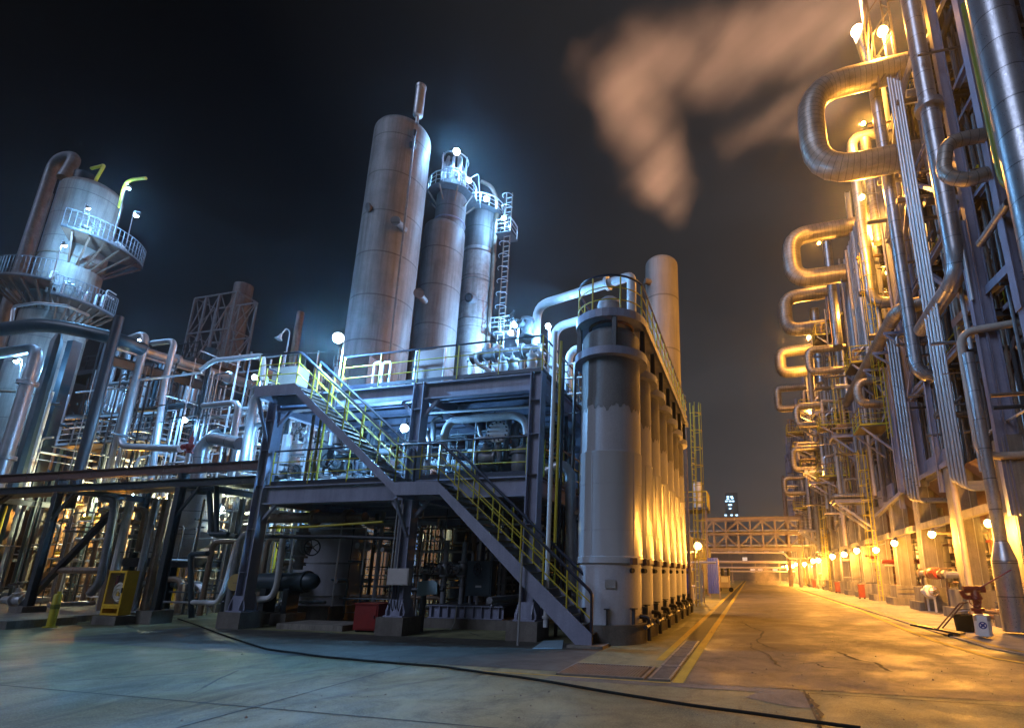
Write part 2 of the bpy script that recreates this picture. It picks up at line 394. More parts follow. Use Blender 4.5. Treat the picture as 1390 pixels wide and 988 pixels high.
# kerb and pavement on the right
kp = [(6.4, 12.2), (5.75, 13.4), (5.3, 15), (5.25, 20), (5.3, 170)]
b = MB(); n0 = len(kp)
for z in (0, .03):
    b.v += [V((x, y, z)) for x, y in kp]+[V((x+.16, y+.03, z)) for x, y in kp]
for k in range(n0-1):
    b._face((2*n0+k, 2*n0+k+1, 3*n0+k+1, 3*n0+k)); b._face((k, k+1, 2*n0+k+1, 2*n0+k)); b._face((n0+k+1, n0+k, 3*n0+k, 3*n0+k+1))
b._face((0, 2*n0, 3*n0, n0)); struct('kerb', b, PAVE)
b = MB(); b.poly([(x+.16, y+.03, .026) for x, y in kp]+[(40, 170, .026), (40, 12.2, .026)]); struct('pavement', b, PAVE)
struct('yellow_line', ribbon([(6.75, 12.3, 0), (5.98, 13.5, 0), (5.55, 15.1, 0), (5.5, 20, 0), (5.56, 150, 0)], .15, .034), LINEY)
b = MB(); b.box(-38, 10.9, .0, -20.4, 12.6, .22); b.box(-38, 12.6, .0, -21.2, 20, .2); struct('raised_concrete_pad', b, CONC)
b = MB(); b.box(-13.6, 13.4, 0, -11.3, 14.6, .16); struct('raised_concrete_pad', b, CONC)
# hose
q = [P(690+u/1.986, 780+v/1.986, Z=.035) for u, v in ((0,272),(45,277),(120,289),(250,312),(400,336),(500,352),(650,371),(800,392),(950,412))]
q0 = [P(u/1.986, 780+v/1.986, Z=.035) for u, v in ((480,118),(525,133),(620,168),(720,200),(800,210),(870,220),(960,228),(1060,237),(1190,246),(1300,262))]
b = MB(); b.tube(q0+q[1:], .021, .25, 8); solo('hose', b, RUBBER, 'long black rubber hose lying across the concrete yard in the foreground', 'hose')

def blot(cx, cy, rx, ry, z, n=26, seed=1):
    R = random.Random(seed); ph = [R.uniform(0, 6.28) for _ in range(4)]; b = MB(); pts = []
    for k in range(n*2):
        a = PI*k/n; r = 1+.25*math.sin(2*a+ph[0])+.16*math.sin(3*a+ph[1])+.1*math.sin(5*a+ph[2])+.06*math.sin(9*a+ph[3]); pts.append((cx+rx*r*math.cos(a), cy+ry*r*math.sin(a), z))
    return b.poly(pts)
g = MB(); R = random.Random(99)
for k in range(900):
    y = R.uniform(4.6, 22)**1.0; x = R.uniform(-1.0*y-1.5, .42*y+1.2); s = R.uniform(.004, .016)*(1 if R.random() < .9 else 1.8)
    if -16 < x < -5.2 and y > 12.6: continue
    i = len(g.v); a = R.uniform(0, 6.28); g.v += [V((x+s*math.cos(a+q*2.1)*R.uniform(.7, 1.3), y+s*math.sin(a+q*2.1)*R.uniform(.7, 1.3), .006)) for q in range(3)]+[V((x, y, .008+s*.8))]
    for f in ((0, 1, 3), (1, 2, 3), (2, 0, 3), (0, 2, 1)): g._face(tuple(i+q for q in f))
struct('grit', g, CONC, 'stuff')
# ================================================================ lamps
def lamp(pos, warm, watts, r, label, aim=(0, -.5, -1), mount=None, name='flood_lamp', group=None, style='flood', col=None):
    pos = V(pos); aim = V(aim).normalized()
    t = thing(name, label, 'lamp', pos, group)
    bulb = MB().ball(pos, r, 14, 9); bulb.build('bulb', BULBW if warm else BULBC, t)
    h = MB(); h.lathe([(r*.35, -r*2.0), (r*.5, -r*1.7), (r*.8, -r*.95), (r*1.08, -r*.5), (r*1.1, -r*.45), (r*.98, -r*.5), (r*.7, -r*1.0), (r*.3, -r*1.2)], pos, aim, 16); h.build('lamp_hood', LAMPH, t)
    if mount is not None:
        m = MB(); m.tube([pos-aim*r*1.9]+[V(q) for q in mount], max(.022, r*.14), .35, 8, n=6); m.build('bracket', GALV, t)
    L = bpy.data.lights.new(name, 'POINT'); L.energy = watts; L.shadow_soft_size = .06
    L.color = col or ((1, .41, .055) if warm else (.2, .52, 1))
    o = bpy.data.objects.new('lamp_light', L); C.objects.link(o); o.parent = t; o.location = aim*r*1.35
    return t
# ================================================================ pipework parts
def flange(p, axis, r, parent, m, t=None):
    t = t or max(.03, r*.35); axis = V(axis).normalized(); p = V(p)
    b = MB(); b.lathe([(r, -t), (r*1.55, -t), (r*1.55, -.006), (r*1.2, -.004), (r*1.2, .004), (r*1.55, .006), (r*1.55, t), (r, t)], p, axis, 16)
    return b.build('flange', m, parent)
def pipe(pts, r, m, label, group=None, bend=None, fl=(), seg=12, name='pipe', cat='pipe', clamp=()):
    pts = [V(p) for p in pts]; bend = r*3 if bend is None else bend
    b = MB(); b.tube(pts, r, bend, seg)
    o = solo(name, b, m, label, cat, group)
    for k, f in fl:   # (segment, fraction)
        p = pts[k].lerp(pts[k+1], f); flange(p, pts[k+1]-pts[k], r, o, m)
    return o
def handwheel(c, axis, R, parent, m):
    d, s, u = frame(axis); c = V(c)
    b = MB(); b.ring(c, axis, R, R*.09, 18, 6)
    for k in range(5):
        a = 2*PI*k/5; b.tube([c, c+(s*math.cos(a)+u*math.sin(a))*R*.95], R*.06, 0, 5)
    b.cyl(c-d*R*.2, c+d*R*.15, R*.16, 8)
    return b.build('handwheel', m, parent)
def valve(p, axis, r, label, m=None, stem=(0, 0, 1), wm=None, group=None):
    """gate valve: flanged body on a pipe of radius r, bonnet, spindle and handwheel"""
    p = V(p); axis = V(axis).normalized(); stem = V(stem).normalized(); m = m or GPIPE; wm = wm or BLACK
    t = thing('gate_valve', label, 'valve', p, group)
    b = MB(); b.lathe([(r, -r*2.2), (r*1.6, -r*2.2), (r*1.6, -r*1.8), (r*1.05, -r*1.7), (r*1.35, -r*.6), (r*1.45, 0), (r*1.35, r*.6), (r*1.05, r*1.7), (r*1.6, r*1.8), (r*1.6, r*2.2), (r, r*2.2)], p, axis, 14)
    b.build('body', m, t)
    b = MB(); b.lathe([(r*.95, r*.9), (r*.9, r*1.7), (r*1.3, r*1.75), (r*1.3, r*2.1), (r*.7, r*2.2), (r*.45, r*3.2), (r*.15, r*3.25), (r*.15, r*5)], p, stem, 12); bo = b.build('bonnet', m, t)
    handwheel(p+stem*r*4.4, stem, r*1.7, bo, wm)
    return t
def blind_flange(p, axis, R, label, m=WPIPE):
    d, s, u = frame(axis); p = V(p); t = thing('blind_flange', label, 'flange', p)
    b = MB(); b.lathe([(.001, -R*.12), (R, -R*.12), (R, R*.12), (.001, R*.14)], p, axis, 28); b.build('disc', m, t)
    b = MB()
    for k in range(14):
        a = 2*PI*k/14; c = p+(s*math.cos(a)+u*math.sin(a))*R*.85; b.cyl(c-d*R*.22, c+d*R*.24, R*.075, 6)
    b.build('bolts', BLACK, t); return t
def rails(parent, pts, h=1.1, step=1.4, rp=.022, top=None, post=None, mid=2, toe=True, closed=False, names=('post', 'mid_rail', 'top_rail')):
    """guard rail along pts (deck level); posts and mid rails yellow, dark top rail"""
    pts = [V(p) for p in pts]; top = top or NAVY; post = post or YEL; z = V((0, 0, 1))
    for a, c in zip(pts, pts[1:]):
        L = (c-a).length; k = max(1, round(L/step))
        for i in range(k+1):
            if i == 0 and a is not pts[0]: continue
            p = a.lerp(c, i/k); b = MB(); b.tube([p, p+z*h], rp, 0, 6); b.build(names[0], post, parent)
    for j in range(mid):
        b = MB(); b.tube([p+z*h*(j+1)/(mid+1) for p in pts], rp*.75, 0, 6); b.build(names[1], post, parent)
    b = MB(); b.tube([p+z*h for p in pts], rp*1.35, .12, 8); b.build(names[2], top, parent)
    if toe:
        for a, c in zip(pts, pts[1:]):
            b = MB(); b.bar(a+z*.06, c+z*.06, .008, .12); b.build('toe_board', NAVY if top is NAVY else post, parent)
def ladder(parent, x, y, z0, z1, face, w=.45, m=None, cage=True, cz=2.3):
    """vertical ladder; face = horizontal direction in which the cage bulges"""
    m = m or YEL; f = V(face).normalized(); s = V((-f.y, f.x, 0)); c = V((x, y, 0))
    for k in (-1, 1):
        b = MB(); b.bar(c+s*k*w/2+V((0, 0, z0)), c+s*k*w/2+V((0, 0, z1+(1 if cage else 0))), .05, .03); b.build('stringer', m, parent)
    b = MB(); z = z0+.3
    while z < z1: MB().tube([c-s*w/2+V((0, 0, z)), c+s*w/2+V((0, 0, z))], .014, 0, 5).build('rung', m, parent); z += .3
    pass
    if cage:
        b = MB(); z = z0+cz; R = .38
        arc = [(math.cos(a)*R, math.sin(a)*R) for a in [PI*(-.12+1.24*k/10) for k in range(11)]]
        while z < z1+1.05:
            MB().tube([c+s*q[0]*.95+f*(q[1]+.12)+V((0, 0, z)) for q in arc], .02, 0, 5).build('cage_hoop', m, parent); z += .95
        pass
        b = MB()
        for q in (arc[2], arc[4], arc[6], arc[8]):
            MB().bar(c+s*q[0]*.95+f*(q[1]+.12)+V((0, 0, z0+cz)), c+s*q[0]*.95+f*(q[1]+.12)+V((0, 0, z1+1)), .03, .008).build('cage_strap', m, parent)
        pass
def dome(R, h0, rise, n=6): return [(R*math.cos(PI/2*k/n), h0+rise*math.sin(PI/2*k/n)) for k in range(n+1)]
# ================================================================ row of upright tanks beside the road
TR, TX, TY, TP, TN = .84, -3.55, 13.74, 1.7, 7
DECKZ = 8.66
def tank(label):
    c = V((TX, TY, 0)); t = thing('upright_tank', label, 'tank', c, 'row of tall upright tanks')
    MB().lathe([(.98, 0), (.98, .45), (.0, .45)], c, seg=28).build('plinth', CONCD, t)
    MB().lathe([(TR-.02, .45), (TR-.02, 1.9)], c, seg=36).build('skirt', TANKS, t)
    MB().lathe([(TR+.0, 1.9), (TR+.03, 1.9), (TR+.03, 2.05), (TR+.012, 2.07), (TR+.012, 4.7), (TR+.02, 4.72), (TR+.02, 4.76), (TR-.01, 4.77)], c, seg=48).build('cladding_band', TANKC, t)
    MB().lathe([(TR-.01, 4.77), (TR-.01, 6.05)], c, seg=36).build('shell', TANKM, t)
    for z in (2.72, 3.9): MB().ring(c+V((0, 0, z)), (0, 0, 1), TR+.012, .008, 48, 5).build('cladding_seam', TANKC, t)
    for a in (250, 330, 60, 150):
        q = math.radians(a); d = V((math.cos(q), math.sin(q), 0)); MB().bar(c+d*(TR+.012)+V((0, 0, 2.08)), c+d*(TR+.012)+V((0, 0, 4.69)), .03, .012, d).build('cladding_seam', TANKC, t)
    q = math.radians(285); d = V((math.cos(q), math.sin(q), 0)); MB().bar(c+d*(TR+.0)+V((0, 0, 1.3)), c+d*(TR+.0)+V((0, 0, 1.5)), .26, .02, d).build('name_plate', GALV, t)
    MB().lathe([(TR-.013, 6.05), (TR-.013, 7.42), (TR+.012, 7.42), (TR+.012, 7.44), (TR-.013, 7.45), (TR-.013, 8.1)]+[(r*.985, z) for r, z in dome(TR, 8.1, .42, 7)], c, seg=36).build('top_shell', TANKU, t)
    MB().lathe([(TR-.01, 7.4), (TR+.2, 7.4), (TR+.2, 7.62), (TR+.18, 7.62), (TR+.18, 7.43), (TR-.01, 7.43)], c, seg=36).build('ring_girder', STEEL, t)
    for a in (200, 290, 20, 110):
        q = math.radians(a); p = c+V((math.cos(q), math.sin(q), 0))*(TR+.08)
        MB().ibeam(p+V((0, 0, 7.625)), p+V((0, 0, DECKZ-.12)), .14, .12).build('support_post', DSTEEL, t)
    for a in range(10, 360, 45):
        q = math.radians(a); d = V((math.cos(q), math.sin(q), 0)); p = c+d*(TR+.0)
        b = MB(); b.bar(p+d*.05+V((0, 0, .45)), p+d*.05+V((0, 0, .8)), .03, .1, d); b.bar(p+d*.06+V((0, 0, .805)), p+d*.06+V((0, 0, .83)), .14, .14, d); b.build('anchor_chair', DSTEEL, t)
    for a in (-35, 10):
        q = math.radians(a); d = V((math.cos(q), math.sin(q), 0)); p = c+d*TR
        MB().cyl(p-d*.02+V((0, 0, 1.72)), p+d*.05+V((0, 0, 1.72)), .06, 12).build('vent_nozzle', BLACK, t)
        b = MB(); b.bar(p+d*.07+V((0, 0, 1.86)), p+d*.07+V((0, 0, 2.02)), .16, .1, d); b.build('clamp_block', BROWN, t)
    # drain pipework at the foot
    b = MB(); p = c+V((TR+.1, -.1, .5)); b.tube([c+V((TR-.2, -.1, .62)), p+V((.1, 0, .1)), p+V((.1, 0, -.45))], .055, .1, 8); b.tube([p+V((.1, -.5, -.1)), p+V((.1, .6, -.1))], .05, 0, 8); b.build('drain_pipe', BLACK, t)
    for dy in (-.3, .3): handwheel(p+V((.28, dy, .0)), (1, 0, .3), .1, t, BLACK)
    return t
t0 = tank('nearest large grey tank of the row, standing behind the foot of the stair')
# paint edge of the near tank is ragged: patched band
c = V((TX, TY, 0)); b = MB(); pr = []
nseg = 180; i0 = 0
for k in range(nseg+1):
    a = 2*PI*k/nseg; h = 5.93+.05*math.sin(k*.53)+.06*math.sin(k*.21+1)+(.07 if (k//3) % 2 else 0)+random.uniform(-.012, .012)
    for z in (h, 6.25): b.v.append(c+V((math.cos(a)*(TR-.004), math.sin(a)*(TR-.004), z)))
for k in range(nseg): b._face((2*k, 2*k+2, 2*k+3, 2*k+1), None, True)
b.build('weathered_paint_edge', TANKU, t0)
for i in range(1, TN):
    o = copy_tree(t0, None, (0, TP*i, 0)); o['label'] = f'{ORD[i]} tank from the stair in the row of tall grey tanks beside the road'
# walkway over the tanks
t = thing('tank_top_walkway', 'railed walkway with curved end running over the row of grey tanks', 'walkway', (TX, TY, DECKZ))
y1 = TY+TP*(TN-1)+.9
def outline(R, n=16): return [(TX+R*math.cos(a), TY+R*math.sin(a)) for a in [PI+PI*k/n for k in range(n+1)]]
R = 1.02
ol = [(TX-R, y1)]+outline(R)+[(TX+R, y1)]
b = MB(); k = len(ol)
for z in (DECKZ-.1, DECKZ): b.v += [V((x, y, z)) for x, y in ol]
b._face(tuple(reversed(range(k)))); b._face(tuple(range(k, 2*k)))
for i in range(k): j = (i+1) % k; b._face((i, j, k+j, k+i))
b.build('deck', STEEL, t)
b = MB()
for i in range(k-1): a, q = ol[i], ol[i+1]; b.bar((a[0], a[1], DECKZ-.03), (q[0], q[1], DECKZ-.03), .02, .24)
b.build('edge_band', STEEL, t)
b = MB()
for i in range(TN): b.ring((TX, TY+TP*i, DECKZ-.115), (0, 0, 1), .62, .05, 24, 6)
b.build('rusty_rings', RUST, t)
inner = [(TX-R+.05, y1)]+outline(R-.05, 14)+[(TX+R-.05, y1)]
rp = [V((x, y, DECKZ)) for x, y in inner]
# posts only at intervals round the curve
L = 0; b_last = -9
for i, p in enumerate(rp):
    if i: L += (p-rp[i-1]).length
for j in range(2): MB().tube([p+V((0, 0, 1.12*(j+1)/3)) for p in rp], .018, 0, 6).build('mid_rail', YEL, t)
MB().tube([p+V((0, 0, 1.12)) for p in rp], .034, 0, 8).build('top_rail', NAVY, t)
acc = 0; nxt = 0
for i in range(len(rp)-1):
    a, q = rp[i], rp[i+1]; l = (q-a).length
    while nxt <= acc+l:
        p = a.lerp(q, (nxt-acc)/l); MB().tube([p, p+V((0, 0, 1.12))], .025, 0, 6).build('post', YEL, t); nxt += .82
    acc += l
# plant on the walkway
b = MB(); c = V((TX-.15, TY+.35, DECKZ)); t = thing('pressure_drum', 'small bluish drum standing on the walkway above the nearest tank', 'drum', c)
MB().lathe([(.001, .12)]+[(.2, .14), (.34, .25), (.36, .35), (.36, .85), (.37, .86), (.37, .9), (.36, .91), (.34, 1.0), (.2, 1.12), (.001, 1.16)], c, seg=24).build('shell', TANKM, t)
for a in (0, 2.1, 4.2): MB().bar(c+V((math.cos(a)*.28, math.sin(a)*.28, 0)), c+V((math.cos(a)*.28, math.sin(a)*.28, .3)), .05).build('leg', DSTEEL, t)
# ladder at the far end
lt = thing('caged_ladder', 'tall yellow caged ladder at the far end of the tank row', 'ladder', (-2.75, 28.3, 0))
ladder(lt, -2.6, 27.6, .1, 9.6, (1, -.25, 0), .5, YEL)
MB().bar((-3.0, 27.75, 0), (-3.0, 27.75, 11.2), .14, .14).build('pole', BPIPE, lt)
# ================================================================ steel process frame
CX = [-14.9, -9.45, -5.62]; RY = [13.35, 17.6, 21.8]; Z1, Z2 = 4.27, 7.27
t = thing('process_rack', 'two-storey lavender-grey steel frame with railed decks behind the stair', 'steel frame', (-10, 13.35, 0))
for j, y in enumerate(RY):
    for i, x in enumerate(CX):
        MB().ibeam((x, y, .5), (x, y, Z2-.02), .36, .36, .03, (1, 0, 0) if j == 0 else (0, 1, 0)).build('column', STEEL, t)
        b = MB().box(x-.42, y-.42, 0, x+.42, y+.42, .46); b.build('footing', CONCD, t)
        b = MB(); b.box(x-.3, y-.3, .46, x+.3, y+.3, .5)
        for a, s in (((1, 0), (0, 1)), ((0, 1), (1, 0))):
            for k in (-1, 1):
                q = V((x+s[0]*k*.2, y+s[1]*k*.2, 0)); d = V((a[0], a[1], 0))
                b.prism([(-.30, .0), (.30, .0), (.30, .12), (.19, .42), (-.19, .42), (-.30, .12)], q+V((0, 0, .5))-V((s[0], s[1], 0))*.012, q+V((0, 0, .5))+V((s[0], s[1], 0))*.012, (0, 0, 1))
        b.build('base_plate', STEEL, t)
        for z in (1.6, 2.9, 5.4, 6.4):
            b = MB(); b.box(x-.165, y-.165, z, x+.165, y+.165, z+.016); b.build('stiffener', STEEL, t)
def beam(a, c, d, w): MB().ibeam(a, c, d, w).build('beam', STEEL, t)
for y in RY:
    for i in range(2):
        x0, x1 = CX[i]+.17, CX[i+1]-.17
        beam((x0, y, Z1-.32), (x1, y, Z1-.32), .56, .26); beam((x0, y, Z2-.3), (x1, y, Z2-.3), .52, .26)
for x in CX:
    for j in range(2):
        y0, y1 = RY[j]+.17, RY[j+1]-.17
        beam((x, y0, Z1-.33), (x, y1, Z1-.33), .5, .24); beam((x, y0, Z2-.31), (x, y1, Z2-.31), .48, .24)
for z in (Z1-.25, Z2-.23):
    for k in range(1, 9):
        y = RY[0]+k*.94
        if min(abs(y-q) for q in RY) < .3: continue
        for i in range(2): beam((CX[i]+.14, y, z), (CX[i+1]-.14, y, z), .22, .12)
for x in CX[:2]:   # knee braces
    for z in (Z1-.6, Z2-.56):
        MB().bar((x+.17, RY[0], z-.5), (x+.62, RY[0], z), .09, .09).build('knee_brace', STEEL, t)
        if x != CX[0]: MB().bar((x-.17, RY[0], z-.5), (x-.62, RY[0], z), .09, .09).build('knee_brace', STEEL, t)
def deck(x0, x1, y0, y1, z): MB().box(x0, y0, z, x1, y1, z+.03).build('deck_plate', GRATE, t)
deck(CX[0]-.15, CX[1], RY[0]-.12, RY[2], Z1-.03); deck(CX[1]+.003, CX[2]+.1, RY[0]-.12, RY[2], Z1-.03)
deck(CX[0]-.9, -8.0, RY[0]+.0, RY[2], Z2-.01); deck(-7.997, CX[2]+.15, RY[0]-.12, RY[2], Z2-.01)
rails(t, [(-12.4, RY[0]-.05, Z2+.02), (-5.5, RY[0]-.05, Z2+.02), (-5.5, RY[2], Z2+.02)], 1.12, 1.5)
rails(t, [(CX[0]+.3, RY[0]-.05, Z1), (-10.3, RY[0]-.05, Z1)], 1.1, 1.25)
rails(t, [(-9.2, RY[0]-.05, Z1), (-5.85, RY[0]-.05, Z1)], 1.1, 1.6)
rails(t, [(-5.5, RY[0]+.4, Z1), (-5.5, RY[2], Z1)], 1.1, 1.6)
rails(t, [(CX[0]-.8, RY[0]+.1, Z2+.02), (CX[0]-.8, RY[2], Z2+.02), (-5.5, RY[2], Z2+.02)], 1.12, 1.7)
# ---------------------------------------------------------------- staircase
SY0, SY1 = 12.3, 13.18
st = thing('staircase', 'straight two-flight steel stair with yellow railings climbing left up the frame', 'staircase', (-3.75, 12.7, 0))
A0, A1 = V((-3.62, 0, .26)), V((-7.95, 0, 4.0)); B0, B1 = V((-9.3, 0, 4.02)), V((-13.2, 0, 7.22)); E1 = V((-14.72, 0, 7.26))
def strg(pts, y):
    h = .34; P0 = [V((p.x, y, p.z)) for p in pts]
    up = [p+V((0, 0, 0)) for p in P0]; lo = []
    for k, p in enumerate(P0): lo.append(p-V((0, 0, h if k in (2, 3) else (h*.98))))
    b = MB()
    for k in range(len(P0)-1):
        a, q = P0[k], P0[k+1]; sl = abs(q.z-a.z) > .5; hh = .40 if sl else .32
        for yy in (y-.011, y+.011): pass
    # one outline per stringer, extruded across its thickness
    top = P0; bot = []
    for k, p in enumerate(P0):
        bot.append(V((p.x+(.1 if k in (1, 3) else (.1 if k == 2 else 0)), y, p.z-.36)))
    bot[0] = V((P0[0].x-.42+.0, y, P0[0].z-.2)); bot[0] = V((-3.98, y, .05)); top = [V((-3.62, y, .36)), V((-3.58, y, .05))]+top[1:]
    ol = [V((-3.6, y, .05)), V((-3.6, y, .3))]+top[2:]+list(reversed(bot))
    n = len(ol)
    for yy in (y-.011, y+.011): b.v += [V((p.x, yy, p.z)) for p in ol]
    b._face(tuple(range(n))); b._face(tuple(reversed(range(n, 2*n))))
    for k in range(n): j = (k+1) % n; b._face((k, n+k, n+j, j))
    return b
for y in (SY0, SY1): strg([A0, A1, B0, B1, E1], y).build('stringer', STEEL, st)
for fa, fb, nn in ((A0, A1, 19), (B0, B1, 16)):
    for k in range(nn):
        p = fa.lerp(fb, (k+.55)/nn); MB().box(p.x-.14, SY0+.013, p.z-.10, p.x+.13, SY1-.013, p.z-.065).build('tread', TREAD, st)
MB().box(B0.x+.03, SY0+.013, 3.95, A1.x-.03, SY1-.013, 3.99).build('landing', GRATE, st)
MB().box(E1.x, SY0+.013, 7.2, B1.x-.03, SY1-.013, 7.24).build('landing', GRATE, st)
MB().box(E1.x-.02, SY0+.013, 6.95, E1.x, SY1-.013, 7.28).build('end_plate', STEEL, st)
for y in (SY0+.03, SY1-.03):
    z = V((0, 0, 1)); p = [V((q.x, y, q.z)) for q in (A0, A1, B0, B1, E1)]; H = 1.05
    pts = [p[0]+V((.0, 0, -.15)), p[0]+V((0, 0, H-.1)), p[0]+V((-.25, 0, H+.12))]+[p[1]+z*H, p[2]+z*H, p[3]+z*H, p[4]+z*H]
    if y > SY0+.2: pts = pts[:4]+[p[1]+V((-.45, 0, H))]
    MB().tube(pts, .04, .12, 8).build('handrail', NAVY, st)
    if y > SY0+.2: MB().tube([p[2]+V((.0, 0, 0)), p[2]+z*H]+[p[3]+z*H], .04, .12, 8).build('handrail', NAVY, st)
    for j in (1, 2):
        qs = p if y < SY0+.2 else p[:2]
        MB().tube([q+z*H*j/3 for q in qs], .017, 0, 6).build('mid_rail', YEL, st)
        if y > SY0+.2: MB().tube([q+z*H*j/3 for q in p[2:4]], .017, 0, 6).build('mid_rail', YEL, st)
    def posts(a, c, k, s=0):
        for i in range(s, k+1):
            q = a.lerp(c, i/k); MB().tube([q+z*.02, q+z*H], .022, 0, 6).build('post', YEL, st)
    posts(p[0], p[1], 7, 1); posts(p[2], p[3], 6)
    if y < SY0+.2: posts(p[1], p[2], 1); posts(p[3], p[4], 2, 1)
MB().box(-4.15, 12.15, 0, -3.3, 13.3, .06).build('foot_slab', CONC, st)
# supports of the landings
for x in (-9.2, -8.15):
    MB().ibeam((x, SY1+.02, 3.72), (x, SY0+.05, 3.72), .18, .1).build('bracket', STEEL, st)
MB().bar((-9.28, 13.1, 2.6), (-9.28, SY0+.1, 3.6), .08).build('bracket', STEEL, st)
MB().bar((-14.85, 13.1, 5.8), (-14.65, SY0+.1, 6.9), .08).build('bracket', STEEL, st)
MB().tube([(-5.35, 12.15, .0), (-5.35, 12.15, 2.1)], .03, 0, 8).build('prop', GALV, st)
# ================================================================ big towers behind
def tower(label, cx, cy, R, z0, z1, m, name='process_tower'):
    t = thing(name, label, 'tower', (cx, cy, z0)); c = V((cx, cy, 0))
    MB().lathe([(R, z0), (R, z1)]+dome(R, z1, R*.55, 8), c, seg=48).build('shell', m, t); return t, c
def axis_at(px, py, Y): return P(px, py, Y=Y)
# tall plain tower with the vent pot
a = P(509, 184, Y=27); d = P(587, 194, Y=27); cx = (a.x+d.x)/2; R1 = abs(d.x-a.x)/2*.775
t, c = tower('tallest plain grey tower with a vent pot on its domed top', cx, 27, R1, 0, P(548, 190, Y=27).z, TOWER)
zt = P(548, 190, Y=27).z
q = P(566, 190, Y=27-R1*.8); b = MB(); b.tube([(q.x, q.y-.3, q.z), (q.x+.25, q.y-.35, 5)], .07, 0, 8); b.build('riser_pipe', GPIPE, t)
q = P(568, 150, Y=27-.6); p0 = P(563, 178, Y=27-R1*.6); b = MB()
b.lathe([(.1, -1.5), (.2, -1.4), (.25, -1.1), (.1, -.9), (.12, -.6), (.12, .05)], p0, seg=12); b.build('vent_valve', BLACK, t)
p1 = P(567, 158, Y=27-R1*.6); p2 = P(571, 118, Y=27-R1*.6); H = p2.z-p1.z
b = MB(); b.lathe([(.12, -.6), (.12, -.1), (.3, 0), (.34, .1), (.34, H-.25), (.37, H-.24), (.37, H), (.0, H)], p1, seg=18); b.build('vent_pot', GALV, t)
for px, py, dx in ((508, 283, -.2), (539, 302, .1), (566, 400, .3)):
    q = P(px, py, Y=27-R1*.9); b = MB(); b.cyl(q+V((0, .8, 0)), q+V((dx, -.25, -.1)), .22, 14); b.cyl(q+V((dx, -.25, -.1)), q+V((dx*1.2, -.33, -.13)), .31, 14); b.build('manway_nozzle', TOWERD, t)
# second tower: fat lower body, narrow sooty top with a lamp cage
a = P(575, 330, Y=31); d = P(630.5, 330, Y=31); cx = (a.x+d.x)/2; R2 = abs(d.x-a.x)/2*.85; zm = P(600, 318, Y=31).z
t, c = tower('second tall tower, grey lower body with a narrow sooty top', cx, 31, R2, 0, zm, TOWER)
a = P(583, 290, Y=31); d = P(626, 290, Y=31); R3 = abs(d.x-a.x)/2*.8; zu = P(605, 258, Y=31).z; cu = V((cx+.35, 31, 0))
MB().lathe([(R3, zm-.5), (R3, zu), (R3*.4, zu+.6), (.01, zu+.7)], cu, seg=36).build('upper_shell', TOWERD, t)
MB().ring(cu+V((0, 0, zm+.75)), (0, 0, 1), R3+.02, .06, 30).build('ring_girder', STEEL, t)
for z in (zu-1.0,):
    b = MB(); b.lathe([(R3, z), (R3+.75, z), (R3+.75, z+.06), (R3, z+.06)], cu, seg=30); b.build('platform', GRATE, t)
    pts = [cu+V((math.cos(a)*(R3+.7), math.sin(a)*(R3+.7), z+.06)) for a in [2*PI*k/18 for k in range(19)]]
    rails(t, pts, 1.1, 2.2, .03, GALV, GALV, 2, False)
    for k in range(8):
        a = 2*PI*k/8; e = V((math.cos(a), math.sin(a), 0)); MB().bar(cu+e*(R3+.65)+V((0, 0, z)), cu+e*R3+V((0, 0, z-.9)), .09).build('bracket', BPIPE, t)
for k in range(9):
    a = 2*PI*k/9+.2; e = V((math.cos(a), math.sin(a), 0)); q = cu+e*R3*.75
    MB().tube([q+V((0, 0, zu+.2)), q+V((0, 0, zu+1.6)), q-e*R3*.3+V((0, 0, zu+2.2+.4*(k % 3))), q-e*R3*.3+V((0, 0, zu+1))], .09, .3, 8).build('overhead_pipe', GALV, t)
for k in range(6):
    a = 2*PI*k/6; e = V((math.cos(a), math.sin(a), 0)); q = cu+e*(R3*.9); MB().tube([q+V((0, 0, zu)), q+V((0, 0, zu+2.7))], .05, 0, 6).build('cage_post', GALV, t)
for z in (zu+1.1, zu+2.6): MB().ring(cu+V((0, 0, z)), (0, 0, 1), R3*.9, .05, 24).build('cage_ring', GALV, t)
# third tower: peeling pale paint, ladder and gooseneck vent
a = P(623, 420, Y=34); d = P(668, 420, Y=34); R4 = abs(d.x-a.x)/2*.88; cx = (a.x+d.x)/2; z3 = P(655, 296, Y=34).z
t, c = tower('third tower with flaking pale paint, a side ladder and a bent vent pipe', cx, 34, R4, 0, z3, TOWERP)
MB().lathe([(R4+.004, z3-3.4), (R4+.004, z3), (R4*.9, z3+.3)], c, seg=40).build('sooty_top', TOWERD, t)
for py in (350, 388, 440): MB().ring(c+V((0, 0, P(650, py, Y=34).z)), (0, 0, 1), R4+.01, .06, 36).build('stiffening_ring', TOWERD, t)
q = P(641, 405, Y=34-R4); MB().cyl(q+V((0, .5, 0)), q+V((-.1, -.3, -.1)), .38, 16).build('manway_nozzle', GPIPE, t); MB().ring(q+V((-.1, -.33, -.1)), (.1, .6, .15), .3, .07, 18).build('manway_rim', BLACK, t)
g = P(676, 300, Y=34); b = MB(); b.tube([(g.x, 34-.3, 12), (g.x, 33.7, g.z+1.8), (g.x-.7, 33.7, g.z+3.3), (g.x-1.6, 33.7, g.z+3.9)], .17, 1.2, 10); b.build('vent_pipe', BPIPE, t)
lx = P(681, 400, Y=33.6).x
for dx in (0, .5): MB().tube([(lx+dx, 33.4, 6), (lx+dx, 33.4, z3+1.4)], .05, 0, 6).build('ladder_stringer', BPIPE, t)
b = MB(); z = 6
